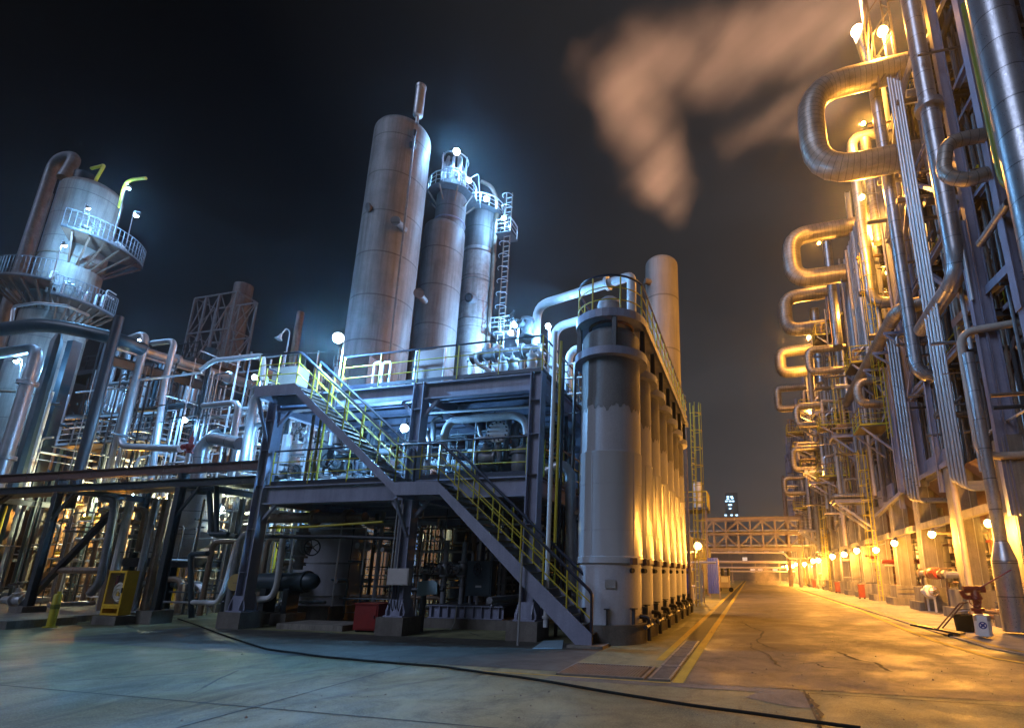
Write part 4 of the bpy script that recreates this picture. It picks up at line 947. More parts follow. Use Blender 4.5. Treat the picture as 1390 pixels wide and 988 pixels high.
MB().cyl(c+V((-.3, -.4, zt+R*.45)), c+V((-.3, -.4, zt+R*.5+.5)), .5, 14).build('top_nozzle', BLACK, t)
for px0, pts in ((0, ((128, 248), (142, 224), (136, 226), (124, 229))), (1, ((166, 262), (171, 248), (180, 244), (198, 242)))):
    q = [P(x, y, Y=17.6) for x, y in pts]; q = [P(126, 264, Y=17.6) if px0 == 0 else P(162, 282, Y=17.6)]+q; MB().tube(q, .085, .4, 8).build('davit', YEL, t)
for k in range(26):
    a = math.radians(random.uniform(-48, 25)); d = V((math.cos(a), math.sin(a), 0)); p = c+d*(R+random.uniform(.25, 1)); z = random.choice((zb1, zb1, zb2))
    L = random.uniform(.4, 1.3); MB().tube([p+V((0, 0, z)), p+V((0, 0, z+L)), p+V((-d.y, d.x, 0))*random.uniform(-.8, .8)+V((0, 0, z+L))], random.uniform(.03, .09), .2, 7).build('platform_pipe', random.choice((WPIPE, GALV, GPIPE)), t)
MB().tube([P(16, 437, Y=14.6), P(18, 416, Y=14.6), P(50, 411, Y=14.6), P(90, 415, Y=15), P(120, 428, Y=16)], .07, .3, 8).build('ring_pipe', GALV, t)
# --- pipes standing in front of the tower
def up(px, py0, py1, Y, r, m, label, **kw):
    p = P(px, (py0+py1)/2, Y=Y); kw.setdefault('bend', 0)
    return pipe([(p.x, Y, zat(p.x, Y, py1)), (p.x, Y, zat(p.x, Y, py0))], r, m, label, **kw)
Yb = 19.5
q = [P(x, y, Y=Yb) for x, y in ((10, 420), (40, 226), (60, 224), (98, 235))]
pipe([(q[0].x, Yb, 0), (q[0].x, Yb, q[1].z), (q[3].x, Yb, q[1].z-.1), (q[3].x+.4, 19, q[1].z-2.5)], .34, GPIPE, 'thick dark overhead pipe arching to the top of the fat tower', bend=1.6)
up(58, 250, 470, 21, .42, GPIPE, 'thick dark upright pipe just left of the fat tower'); up(33, 262, 480, 21.2, .2, GPIPE, 'slim dark upright pipe between the two thick ones far left')
q = [P(x, y, Y=14.2) for x, y in ((-25, 430), (100, 441))]; zz = q[1].z
a = P(360, 526, X=q[1].x+1.2)
pipe([(q[0].x-4, 14.2, zz+.5), (q[1].x-1.5, 14.2, zz+.25), (q[1].x+1.2, 15.2, zz-.35), (q[1].x+1.2, 16.2, zz-.4)], .3, TEAL, 'big dark overhead pipe entering from the left edge', bend=1.5)
x0 = P(152, 464, Y=16.2).x; p = P(152, 464, X=x0); e = P(362, 528, X=x0)
pipe([p, e], .24, GALV, 'long blue-lit overhead pipe running back behind the frame', fl=[(0, .35), (0, .7)])
pipe([p+V((.15, .1, -.32)), e+V((.15, 0, -.32))], .06, GALV, 'thin line slung under the long blue-lit overhead pipe', bend=0)
b = MB(); b.ibeam(p+V((-.4, .3, -.75)), e+V((-.4, .3, -.75)), .5, .25); solo('pipe_bridge_beam', b, TEAL, 'dark girder carrying the long blue-lit overhead pipe', 'girder')
b = MB(); q0, q1 = P(100, 450, Y=17.4), P(70, 655, Y=17.4); xx = (q0.x+q1.x)/2
b.box(xx-.22, 17.0, 0, xx+.2, 17.4, zat(xx, 17, 462)); solo('box_column', b, TEAL, 'broad dark teal box column carrying the overhead pipe, blue light on one face', 'column')
for z in (3.2, 5.6, 8.2): b = MB(); 
up(128, 430, 690, 14.4, .17, BLACK, 'black upright pipe crossing in front of the rusty beam')
q = [P(x, y, Y=15.2) for x, y in ((-15, 480), (52, 472), (56, 500), (4, 640))]
pipe([(q[0].x, 15.2, q[1].z), (q[1].x, 15.2, q[1].z), (q[1].x, 15.2, .0)], .24, GALV, 'silver elbow pipe bending down in front of the fat tower', bend=.6, fl=[(1, .15), (1, .45)])
p = P(55, 540, Y=15.9); z = zat(p.x, 15.9, 452)
t = thing('chamfered_post', 'dark post with a pointed top beside the silver elbow pipe', 'post', (p.x, 15.9, 0))
MB().lathe([(.24, 0), (.24, z-.5), (.1, z), (.01, z)], (p.x, 15.9, 0), seg=8).build('post', TEAL, t)
p = P(13, 824, Z=0); b = MB(); b.box(p.x-.4, p.y, 0, p.x+.5, p.y+.8, 4.4); solo('concrete_column', b, mat('orange_stained_concrete', (.3, .24, .18), (.2, .15, .11), .85, 0, 2, streak=.6, bump=.4), 'brown stained concrete column at the far left, orange lit', 'column')
b = MB(); b.bar((-27.5, 15, .2), (-23.9, 15, 3.8), .2, .16); solo('diagonal_brace', b, BLACK, 'black diagonal brace behind the yellow cabinet', 'brace')
b = MB(); b.bar((-31, 14.4, 3.2), (-28.6, 14.4, 4.7), .14, .12); solo('diagonal_brace', b, BLACK, 'short black diagonal brace under the rusty beam at the left edge', 'brace')
# --- goosenecks and pipes of the blue-lit middle
def gn(pts, Y, rpx, m, label, bend=.5, **kw):
    q = [P(x, y, Y=Y) for x, y in pts]; return pipe(q, rpx*pxm(q[0]), m, label, bend=bend, **kw)
gn(((170, 462), (199, 452), (192, 485), (163, 606), (245, 609)), 16.5, 4.5, GALV, 'tall pale gooseneck pipe, left of the pair', .5)
gn(((207, 466), (238, 462), (225, 512), (205, 650)), 16.8, 3.7, GALV, 'tall pale gooseneck pipe, right of the pair', .4)
gn(((273, 502), (290, 489), (357, 482), (358, 495), (356, 517)), 15.0, 3, WPIPE, 'bright pale pipe bending over to the stair head landing', .3)
gn(((268, 655), (276, 604), (290, 594), (326, 602)), 15.6, 9, CLAD, 'fat shiny silver elbow pipe above the rusty beam', .55)
gn(((276, 551), (325, 546), (316, 600)), 16.2, 4.2, GALV, 'pale pipe bending down above the fat silver elbow', .4)
gn(((362, 535), (349, 537), (344, 545), (329, 640)), 14.6, 5, GALV, 'silver pipe curving out from under the stair head landing', .5)
gn(((362, 575), (348, 576), (343, 590), (338, 640)), 14.9, 3.5, GALV, 'thinner silver pipe curving below the stair head landing', .4)
gn(((345, 721), (327, 728), (318, 773), (306, 850)), 13.95, 4.6, GPIPE, 'grey elbow pipe dropping beside the left column', .4)
gn(((258, 817), (296, 818), (304, 800), (322, 735)), 14.6, 3.2, WPIPE, 'pale pipe with a low horizontal foot left of the left column', .3)
gn(((260, 838), (259, 752), (282, 751)), 14.6, 3.6, TEAL, 'dark blue upright pipe right of the rack post', .1)
q = [P(x, y, Y=14.3) for x, y in ((140, 677), (157, 678), (154, 700), (136, 790), (122, 806))]
pipe(q, .13, GPIPE, 'blue-grey bent pipe just behind the yellow cabinet', bend=.35)
gn(((262, 668), (284, 668), (286, 700), (287, 725), (310, 725)), 14.1, 3.2, TEAL, 'dark square-bent pipe under the rusty beam', .08)
gn(((294, 660), (294, 727), (322, 728)), 14.2, 3.2, TEAL, 'second dark square-bent pipe under the rusty beam', .08)
# disc
p = P(320, 790, Y=13.7); t = thing('round_disc', 'round brassy disc facing the yard beside the left column', 'disc', p); r = 11*pxm(p)
MB().lathe([(.01, 0), (r, 0), (r, .03), (.01, .03)], p, (.15, -1, .02), 28).build('plate', mat('brass_plate', (.5, .36, .14), (.38, .27, .1), .4, .5, 3), t)
MB().bar(p+V((-r*.95, -.035, -.02)), p+V((r*.95, -.035+.0, -.02)), .012, .02).build('cross_bar', BPIPE, t); MB().bar(p+V((0, .02, 0)), p+V((.1, .35, 0)), .06).build('arm', DSTEEL, t)
# vessel with flanged end on a dark platform
a, d = P(232, 730, Y=17.5), P(287, 730, Y=17.5); cx = (a.x+d.x)/2; R = (d.x-a.x)/2*.72; z0, z1 = zat(cx, 17.5-R, 757), zat(cx, 17.5-R, 668)
t = thing('insulated_vessel', 'grey upright vessel with flanged side mouth behind the rack post', 'vessel', (cx, 17.5, 0))
MB().lathe([(R, z0), (R, z1)]+dome(R, z1, .6, 6), (cx, 17.5, 0), seg=34).build('shell', CLAD, t)
MB().box(cx-R-.7, 17.5-R-.6, z0-.35, cx+R+1.2, 17.5+R+.4, z0-.005).build('platform', BLACK, t)
for dx in (-R, R*.2, R): MB().ibeam((cx+dx, 17.5-R-.3, 0), (cx+dx, 17.5-R-.3, z0-.36), .25, .22).build('leg', TEAL, t)
p = P(275, 733, Y=17.5-R*.8); r = 11*pxm(p); MB().cyl(p+V((-.5, .7, 0)), p, r*.85, 18).build('side_mouth', CLAD, t); MB().cyl(p, p+V((.12, -.16, 0)), r, 22).build('mouth_flange', GALV, t)
pts = [(cx-R-.6, 17.5-R-.5, z0), (cx+R+1.1, 17.5-R-.5, z0)]; rails(t, pts, 1.1, 1.0, .025, GALV, GALV, 2, False)
ct = V((cx, 17.5, z1+.15)); rails(t, [ct+V((math.cos(a)*(R+.55), math.sin(a)*(R+.55), 0)) for a in [PI+PI*k/10 for k in range(11)]], 1.0, .9, .03, GALV, GALV, 2, False)
MB().lathe([(R*.9, z1+.1), (R+.65, z1+.1), (R+.65, z1+.15), (R*.9, z1+.15)], (cx, 17.5, 0), seg=28).build('top_platform', GRATE, t)
# red relief valve
p = P(258, 606, Y=15.9); t = thing('relief_valve', 'bright red relief valve with a tall pointed bonnet beside the fat silver elbow', 'valve', p); s = 18*pxm(p)
MB().lathe([(.3*s, -.5*s), (.3*s, -.4*s), (.18*s, -.35*s), (.28*s, 0), (.3*s, .15*s), (.16*s, .25*s), (.13*s, .7*s), (.06*s, .95*s), (.02*s, 1.3*s)], p, seg=16).build('body', RED, t)
MB().cyl(p, p+V((-.55*s, 0, 0)), .16*s, 12).build('outlet', RED, t); MB().cyl(p+V((-.55*s, 0, 0)), p+V((-.62*s, 0, 0)), .26*s, 14).build('outlet_flange', RED, t)
MB().cyl(p+V((0, 0, -.5*s)), p+V((0, 0, -2.5*s)), .15*s, 12).build('inlet_pipe', WPIPE, t)
YELC = mat('warm_lit_yellow', (.8, .48, .03), (.6, .34, .02), .4, rust=.06)  # yellow pushed towards orange; warm lamplight is put into this colour
# yellow hose cabinet
a, d = P(133, 840, Y=12.75), P(158, 842, Y=12.75); zt = zat(a.x, 12.75, 774); z0 = .28; w = d.x-a.x-.02
t = thing('hose_cabinet', 'yellow glass-fronted cabinet with two coiled white hoses on a stained plinth', 'cabinet', (a.x+w/2, 13, 0)); x0, x1 = a.x, a.x+w
MB().box(x0-.1, 12.65, 0, x1+.12, 13.28, z0-.02).build('plinth', CONCD, t)
b = MB(); b.box(x0, 12.8, z0, x0+.02, 13.12, zt); b.box(x1-.02, 12.8, z0, x1, 13.12, zt); b.box(x0+.02, 12.8, zt-.02, x1-.02, 13.12, zt); b.box(x0+.02, 12.8, z0, x1-.02, 13.12, z0+.02); b.box(x0+.02, 13.1, z0+.02, x1-.02, 13.12, zt-.02); b.build('body', YELC, t)
b = MB(); f = .07; b.box(x0, 12.76, z0+.26, x0+f, 12.797, zt); b.box(x1-f, 12.76, z0+.26, x1, 12.797, zt); b.box(x0+f, 12.76, zt-f, x1-f, 12.797, zt); b.box(x0+f, 12.76, z0+.26, x1-f, 12.797, z0+.26+f); b.build('door_frame', YELC, t)
b = MB(); b.box(x0, 12.76, z0, x0+f, 12.797, z0+.255); b.box(x1-f, 12.76, z0, x1, 12.797, z0+.255); b.box(x0+f, 12.76, z0, x1-f, 12.797, z0+.06); b.box(x0+f, 12.76, z0+.2, x1-f, 12.797, z0+.255); b.build('kick_frame', YELC, t)
MB().box(x0+.03, 13.08, z0+.3, x1-.03, 13.095, zt-.03).build('back_board', mat('tan_board', (.42, .33, .2), None, .6), t)
for i, zz in enumerate((z0+.62, zt-.62)):
    c0 = V(((x0+x1)/2+.07, 12.89, zz)); b = MB()
    for k, rr in enumerate((.08, .12, .16, .2, .235)):
        b.ring(c0+V((0, -.03*(k % 2), 0)), (0, 1, .15), rr, .026, 20, 6)
    b.build('hose_reel', mat('canvas_hose', (.75, .7, .6), (.6, .55, .46), .8) if i == 0 else bpy.data.materials['canvas_hose'], t); MB().cyl(c0+V((0, -.06, 0)), c0+V((0, .12, 0)), .05, 12).build('reel_hub', YELC, t)
MB().bar((x0+.14, 12.95, zt-.15), (x0+.14, 12.95, z0+.5), .09, .05).build('red_tool', RED, t)
MB().box(x1-.06, 12.735, (z0+zt)/2, x1-.02, 12.758, (z0+zt)/2+.15).build('handle', BLACK, t)
MB().box(x0+.072, 12.772, z0+.335, x1-.072, 12.776, zt-.072).build('glass_pane', GLASS, t)
# bollard
p = P(68, 851, Z=0); t = thing('bollard', 'scuffed yellow bollard standing alone at the edge of the raised pad', 'bollard', p); z = zat(p.x, p.y, 806)
MB().lathe([(.17, 0), (.17, .03), (.1, .035), (.1, z-.03), (.08, z), (.01, z+.01)], p, seg=18).build('post', YEL, t); MB().lathe([(.104, z*.55), (.107, z*.56), (.107, z*.68), (.104, z*.69)], p, seg=18).build('band', OLIVE, t)
MB().cyl(p+V((.02, 0, z-.01)), p+V((.02, 0, z+.08)), .05, 10).build('cap', YEL, t)
# --- railed gallery with white bottles
x0, x1 = P(120, 560, Y=19).x, P(240, 600, Y=19).x
t = thing('pipe_gallery', 'white railed gallery deck among the blue-lit pipes left of the lamp', 'gallery', ((x0+x1)/2, 19, 0)); zg = zat((x0+x1)/2, 18, 600)
MB().box(x0, 18, zg-.06, x1, 21, zg).build('deck', GRATE, t); rails(t, [(x0, 18.05, zg), (x1, 18.05, zg), (x1, 21, zg)], 1.15, 1., .035, GALV, WPIPE, 3)
for x in (x0+.2, (x0+x1)/2, x1-.2): MB().ibeam((x, 18.2, 0), (x, 18.2, zg-.07), .24, .22).build('column', TEAL, t)
MB().ibeam((x0, 18.1, zg+1.5), (x1, 18.1, zg+1.35), .2, .14).build('upper_beam', GALV, t)
for k in range(6):
    p = P(150+k*4.6, 536+k*1.8, Y=18.6); tt = thing('white_cylinder', f'slim white cylinder standing in a row of six on the gallery, {ORD[k]} from the left', 'cylinder', p, 'white cylinders in a row')
    MB().lathe([(.11, -.5), (.11, .35)]+dome(.11, .35, .1, 4), p, seg=12).build('body', WPIPE, tt); MB().lathe([(.05, .42), (.05, .6), (.13, .61), (.13, .68), (.01, .69)], p, seg=10).build('cap', WPIPE, tt); MB().lathe([(.13, -.9), (.13, -.55), (.09, -.5)], p, seg=10).build('socket', GALV, tt)
# --- upper bank of upright tubes
for k in range(34):
    px = 128+k*4.1+random.uniform(-1, 1); Y = 20.5+random.uniform(0, 2.5); top = 470+(px-128)*.42+random.uniform(-14, 10)
    up(px, top, top+random.uniform(70, 150), Y, random.uniform(.05, .13), random.choice((GALV, GPIPE, TEAL, GPIPE)), 'slim upright tube in the blue-grey bank behind the goosenecks', group='bank of upright tubes', seg=8, name='riser_tube', cat='tube')
# far deck above
t = thing('upper_deck', 'dark far deck with small equipment below the lattice tower', 'deck', (-36, 30, 0)); x0, x1 = P(150, 440, Y=30).x, P(270, 500, Y=30).x; zz = zat(x1, 30, 487)
MB().box(x0-4, 29.5, zz-.4, x1, 35, zz).build('deck', DSTEEL, t); rails(t, [(x0-4, 29.6, zz), (x1, 29.6, zz)], 1.3, 1.6, .04, DSTEEL, DSTEEL, 2, False)
for k in range(7): x = x0-3+(x1-x0+3)*k/6; MB().ibeam((x, 30, 0), (x, 30, zz-.41), .35, .3).build('column', DSTEEL, t)
for k in range(12):
    x = random.uniform(x0-3, x1-.5); h = random.uniform(.8, 3.4); MB().cyl((x, 31.5, zz), (x, 31.5, zz+h), random.uniform(.15, .7), 12).build('stub_vessel', random.choice((DSTEEL, TEAL, GPIPE)), t)
# lattice tower with stack
x0, x1 = P(262, 420, Y=42).x, P(346, 425, Y=42).x; x1 = x0+(x1-x0)*.66; xm = x0+(x1-x0)*.6; zt = zat(x0, 42, 405)
t = thing('lattice_tower', 'open lattice steel tower standing far behind the pipes', 'lattice tower', ((x0+x1)/2, 44, 0)); gy = (42, 44.6); z0 = zt-14
xs = [x0, x0+(x1-x0)*.28, xm, x1]; zs = [z0-8, z0, zt-9.2, zt-4.6, zt]
for y in gy:
    for x in xs: MB().bar((x, y, 0), (x, y, zt), .2).build('leg', GPIPE, t)
    for z in zs[1:]: MB().bar((x0, y, z), (x1, y, z), .15).build('girt', GPIPE, t)
    for i in range(3):
        for j in range(4):
            MB().bar((xs[i], y-.02, zs[j]), (xs[i+1], y-.02, zs[j+1]), .09).build('diagonal', GPIPE, t); MB().bar((xs[i+1], y+.16, zs[j]), (xs[i], y+.16, zs[j+1]), .09).build('diagonal', GPIPE, t)
for x in (x0, x1):
    for j in range(4): MB().bar((x, 42.1, zs[j]), (x, 44.5, zs[j+1]), .1).build('diagonal', GPIPE, t)
    for z in zs[1:]: MB().bar((x, 42.15, z), (x, 44.45, z), .14).build('girt', GPIPE, t)
p = P(325, 420, Y=48); b = MB(); b.lathe([(1.1, 0), (1.1, zat(p.x, 48, 388)), (.9, zat(p.x, 48, 388))], (p.x, 48, 0), seg=20); solo('stack', b, TOWERD, 'plain flue stack standing inside the far lattice tower', 'stack')
p = P(404, 450, Y=40); b = MB(); b.lathe([(.35, 0), (.35, zat(p.x, 40, 424)), (.2, zat(p.x, 40, 424))], (p.x, 40, 0), seg=12); solo('stack', b, BPIPE, 'thin far stack just left of the dazzling floodlight', 'stack')
# tangles
tangle(-33, -15.6, 15, 20, .1, 4.3, 85, 'small pipe in the orange-lit tangle under the rusty beam', 'pipes under the rusty beam', [GPIPE, GALV, BPIPE, WPIPE, BPIPE, DSTEEL, YEL], (.04, .15), .6, seed=11, vf=.2, keep=42)
tangle(-46, -33, 17, 22, .1, 4.3, 22, 'small pipe in the dark tangle at the left edge', 'pipes at the left edge', [GPIPE, GALV, BPIPE, DSTEEL], (.05, .2), .6, seed=12, stuff=True)
tangle(-31, -16, 17, 21, 4.8, 10, 85, 'small pipe in the blue-lit tangle above the rusty beam', 'pipes above the rusty beam', [GALV, GPIPE, GALV, TEAL, WPIPE, DSTEEL], (.035, .13), .5, seed=13, vf=.15, keep=36)
tangle(-46, -31, 17.5, 24, 4.8, 10.5, 34, 'small dark pipe low in front of the fat tower', 'pipes before the fat tower', [TEAL, GPIPE, DSTEEL, GALV], (.05, .18), .5, seed=14, stuff=True)
tangle(-30, -15.5, 22, 27, 5, 12.5, 40, 'far small pipe in the grey tangle below the lattice tower', 'far pipes below the lattice tower', [GPIPE, DSTEEL, TEAL, GALV], (.06, .18), .5, seed=15, stuff=True)
# ================================================================ right side: furnace row along the road
def vz(px, py0, py1, X, rpx, m, label, **kw):
    """upright pipe on the plane X through rows py0..py1 of the survey"""
    p = P(px, (max(py0, -60)+min(py1, 820))/2, X=X); kw.setdefault('bend', 0); r = rpx*pxm(p)
    return pipe([(X, p.y, zat(X, p.y, py1)), (X, p.y, zat(X, p.y, py0))], r, m, label, **kw)
PITCH = 5.0; FX = 8.75
# concrete columns with footings and the lamp beam
col0 = None
b = MB(); x, y = FX, 25.2
t = thing('concrete_column', 'tall concrete column on a block footing, second in the row from the marker post', 'column', (x, y, .03), 'concrete columns along the road')
bb = MB(); bb.v = [V(p) for p in ((x-.42,y-.42,1.1),(x+.42,y-.42,1.1),(x+.42,y+.42,1.1),(x-.42,y+.42,1.1),(x-.34,y-.5,6.2),(x+.42,y-.5,6.2),(x+.42,y+.5,6.2),(x-.34,y+.5,6.2))]
for q in ((0,3,2,1),(4,5,6,7),(0,1,5,4),(1,2,6,5),(2,3,7,6),(3,0,4,7)): bb._face(q)
bb.build('shaft', CONC, t); MB().box(x-.75, y-.75, .03, x+.75, y+.75, 1.1).build('footing', CONC, t); MB().box(x-1.0, y-.9, .03, x+1.0, y+.9, .42).build('base_slab', CONC, t)
for dx in (-.3, .3): MB().bar((x+dx-.15, y-.47, 1.1), (x+dx-.15, y-.53, 6.1), .03, .02).build('conduit', GALV, t)
for k in range(-1, 22):
    if k == 0: continue
    o = copy_tree(t, None, (0, PITCH*k, 0)); o['label'] = 'concrete column beside the silver pipe with a cone, nearest of the row' if k < 0 else f'{nth(k+1)} concrete column from the marker post along the road'
for k in range(-1, 21):
    y = 25.2+PITCH*k
    b = MB(); b.box(FX-.5, y+.53, 3.85, FX-.2, y+PITCH-.53, 4.15); solo('concrete_beam', b, CONC, f'beam over the lamps between columns, {nth(k+1)} bay from the near end', 'beam', 'beams over the lamps')
    # steel floor with hoppers
    t2 = thing('floor_hopper', f'bare steel floor hopper above the lamp beam, {nth(k+1)} bay from the near end', 'hopper', (FX, y+PITCH/2, 4.3), 'floor hoppers'); x0, x1, ya, yb = FX+.05, FX+3.2, y+.56, y+PITCH-.56
    b = MB(); z0, z1 = 4.5, 6.1; b.v = [V(p) for p in ((x0+1,ya+1.3,z0),(x1-1,ya+1.3,z0),(x1-1,yb-1.3,z0),(x0+1,yb-1.3,z0),(x0,ya,z1),(x1,ya,z1),(x1,yb,z1),(x0,yb,z1))]
    for q in ((0,3,2,1),(4,5,6,7),(0,1,5,4),(1,2,6,5),(2,3,7,6),(3,0,4,7)): b._face(q)
    b.build('hopper', BROWN, t2); MB().box(x0+1.05, ya+1.35, 3.9, x1-1.05, yb-1.35, 4.497).build('outlet', RUST, t2)
    if k % 2 == 0: MB().box(x0-.03, ya, 6.103, x0+.1, yb, 7.2).build('kick_plate', STEEL, t2)
# furnaces: casing boxes, steel frame, loops
def furnace(i, y):
    t = thing('furnace', f'{ORD[i]} furnace block from the near end of the right-hand row', 'furnace', (FX+2, y, 6), 'furnace blocks')
    x0, x1, y0, y1 = FX+1.9, FX+9, y-6.0, y+6.0; H = 27.5
    MB().box(x0+1.2, y0+.3, 6.6, x1, y1-.3, H-6).build('casing', CASING, t)
    MB().box(x0+2.4, y0+1.5, H-6+.002, x1-1, y1-1.5, H+2).build('convection_box', CASING, t)
    for j in range(6): 
        yy = y0+.3+(11.4)*j/5; MB().ibeam((x0+1.08, yy, 6.6), (x0+1.08, yy, H-6), .24, .22, None, (1, 0, 0)).build('buckstay', DSTEEL, t)
    for z in (9, 13, 17, 21): MB().ibeam((x0+.92, y0+.2, z), (x0+.92, y1-.2, z), .3, .2).build('girt', DSTEEL, t)
    for j in range(5):
        yy = y-5+2.5*j; zz = 8+3*j; MB().box(x0+1.13, yy-.5, 10.5, x0+1.195, yy+.5, 12).build('inspection_panel', BPIPE, t)
    for j, yy in enumerate((y-5.2, y-.2, y+4.8)):
        MB().ibeam((FX-.1, yy, 6.2), (FX-.1, yy, H+(2 if j == 1 else -1)), .34, .3, None, (1, 0, 0)).build('steel_column', STEEL, t)
        for z in (10.6, 15.4, 20.2, 25): MB().ibeam((FX+.1, yy, z), (x0+1.1, yy, z), .3, .2).build('floor_beam', DSTEEL, t)
    for j, z in enumerate((10.6, 15.4, 20.2, 25)):
        MB().ibeam((FX-.08, y-5.0, z+.0), (FX-.08, y-.4, z), .28, .2).build('tie_beam', STEEL, t); MB().ibeam((FX-.08, y, z), (FX-.08, y+4.6, z), .28, .2).build('tie_beam', STEEL, t)
        MB().box(FX+.4, y-5.5, z+.152, x0+.8, y+5.5, z+.18).build('floor_plate', GRATE, t)
        if j < 3 and i > 0:
            MB().bar((FX-.12, y-5.0, z+.2), (FX-.12, y-.4, z+4.6), .18, .16).build('cross_brace', STEEL, t)
            if i % 2: MB().bar((FX-.12, y+4.6, z+.2), (FX-.12, y, z+4.6), .18, .16).build('cross_brace', STEEL, t)
        if i > 0 and j != 2: rails(t, [(FX+.45, y-5.3, z+.18), (FX+.45, y+5.3, z+.18)], 1.1, 2.1, .03, YEL, YEL, 2, False)
    return t
FY = [12.6+12.4*i for i in range(9)]
for i, y in enumerate(FY): furnace(i, y)
# big lagged loops
LOOPS = [(25, 17, (1202, 101), (1104, 122), (1101, 236), (1154, 230)), (37.4, 11.5, (1149, 308), (1076, 325), (1074, 381), (1125, 375)), (49.8, 9, (1125, 397), (1066, 405), (1066, 449), (1097, 446)), (61, 7.5, (1100, 475), (1060, 478), (1059, 508), (1085, 503))]
for i, (Y, r, a, b_, c_, d) in enumerate(LOOPS):
    q = [P(*s, Y=Y) for s in (a, b_, c_, d)]; R = r*pxm(q[1]); zt, zb = (q[0].z+q[1].z)/2, (q[2].z+q[3].z)/2; xl = (q[1].x+q[2].x)/2
    L = 2*(zt-zb)*.5
    pipe([(FX+3.4, Y, zt+.3), (xl, Y, zt), (xl, Y, zb), (FX+3.4, Y, zb+.2)], R, CLADW, f'big lagged hairpin pipe jutting towards the road, {ORD[i]} from the near end', group='lagged hairpin loops', bend=(zt-zb)*.36, seg=22, name='lagged_loop', fl=[])
for i, (Y, zt, zb, xl, r) in enumerate(((43, 19.5, 17.6, 5.6, .3), (52, 17.5, 15.6, 5.2, .3), (56, 14.2, 12.0, 4.9, .28), (68, 13.2, 11.3, 4.7, .28), (74, 27, 24, 5.1, .5), (33, 13.0, 11.6, 6.9, .25))):
    pipe([(FX+1, Y, zt), (xl, Y, zt), (xl, Y, zb), (FX+1, Y, zb)], r, CLADW, f'small lagged hairpin pipe lower on the far furnace row, {ORD[i]} of its kind', group='small hairpin pipes', bend=.6, seg=14, name='lagged_loop')
# fins: dense banks of upright tubes on the furnace fronts
def fins(i, y0, y1, z0, z1, n, step):
    for k in range(n):
        y = y0+(y1-y0)*k/(n-1); zz = z0+(step*k if k < n/2 else step*(n-1-k))*0; lo = z0+step*(k//2)
        pipe([(FX-.55, y, lo), (FX-.55, y, z1)], .14, GPIPE if k % 3 else GALV, f'upright tube in the {("near", "second", "third", "fourth")[i]} bank of closely set tubes on the furnace front', group=f'tubes of the {("near", "second", "third", "fourth")[i]} bank', bend=0, seg=10, name='riser_tube', cat='tube')
    b = MB(); b.bar((FX-.3, y0-.3, z1-.6), (FX-.3, y1+.3, z1-.6), .16, .2); solo('tube_support', b, DSTEEL, f'dark support beam behind the {("near", "second", "third", "fourth")[i]} bank of close-set tubes', 'beam')
fins(0, 31.5, 39.5, 15.6, 24.6, 15, -.1); fins(1, 43, 50.5, 15.5, 23, 13, -.1); fins(2, 54, 60, 15, 21.5, 10, -.1); fins(3, 64, 70, 14, 19, 9, -.1)
b = MB()
for k in range(7): pass
# --- individual pipes, near end
def run(pts, r, m, label, **kw): return pipe(pts, r, m, label, **kw)
p = P(1267, 180, X=8.0); Y = p.y; zb = zat(8.0, Y, 372)
run([(8.0, Y, zat(8.0, Y, -80)), (8.0, Y, zb), (8.0, Y+4.5, zb-.1)], 11.5*pxm(p), CLAD, 'thick silver drop pipe that elbows back at mid height, right row', bend=1.0, seg=20, fl=[(0, .55)])
p = P(1214, 300, X=8.0); Y = p.y; zb = zat(8.0, Y, 512)
run([(8.0, Y, zat(8.0, Y, 118)), (8.0, Y, zb), (10.5, Y, zb)], 8*pxm(p), CLAD, 'silver drop pipe under the largest loop, elbowing right near its foot', bend=.8, seg=18)
p = P(1171, 310, X=7.9); Y = p.y; zb = zat(7.9, Y, 413)
run([(9.5, Y, zat(7.9, Y, 188)), (7.9, Y, zat(7.9, Y, 188)), (7.9, Y, zb), (10.2, Y, zb)], 7*pxm(p), CLAD, 'upright silver pipe beside the second loop, bent in at both ends', bend=.8, seg=18)
p = P(1182, 300, X=8.3); vz(1184, 190, 330, 8.4, 7, CLADW, 'warm-lit lagged pipe behind the bent silver upright')
vz(1130, 330, 470, 7.7, 6, CLAD, 'silver pipe left of the near tube bank'); vz(1110, 420, 520, 7.6, 6, CLAD, 'silver pipe beside the fourth loop')
# olive pipe
p = P(1335, 120, X=7.7); Y = p.y; zb = zat(7.7, Y, 262)
run([(7.7, Y, zat(7.7, Y, 6)), (7.7, Y, zb), (9.6, Y, zb-.05)], 6*pxm(p), OLIVE, 'olive-green pipe with a rounded top, bent right at its foot', bend=.7, seg=16)
p = P(1358, 70, X=7.3); pipe([(7.3, p.y, .1), (7.3, p.y, zat(7.3, p.y, -120))], 25*pxm(p), CLAD, 'huge bright silver lagged pipe at the upper right corner', bend=0, seg=28)
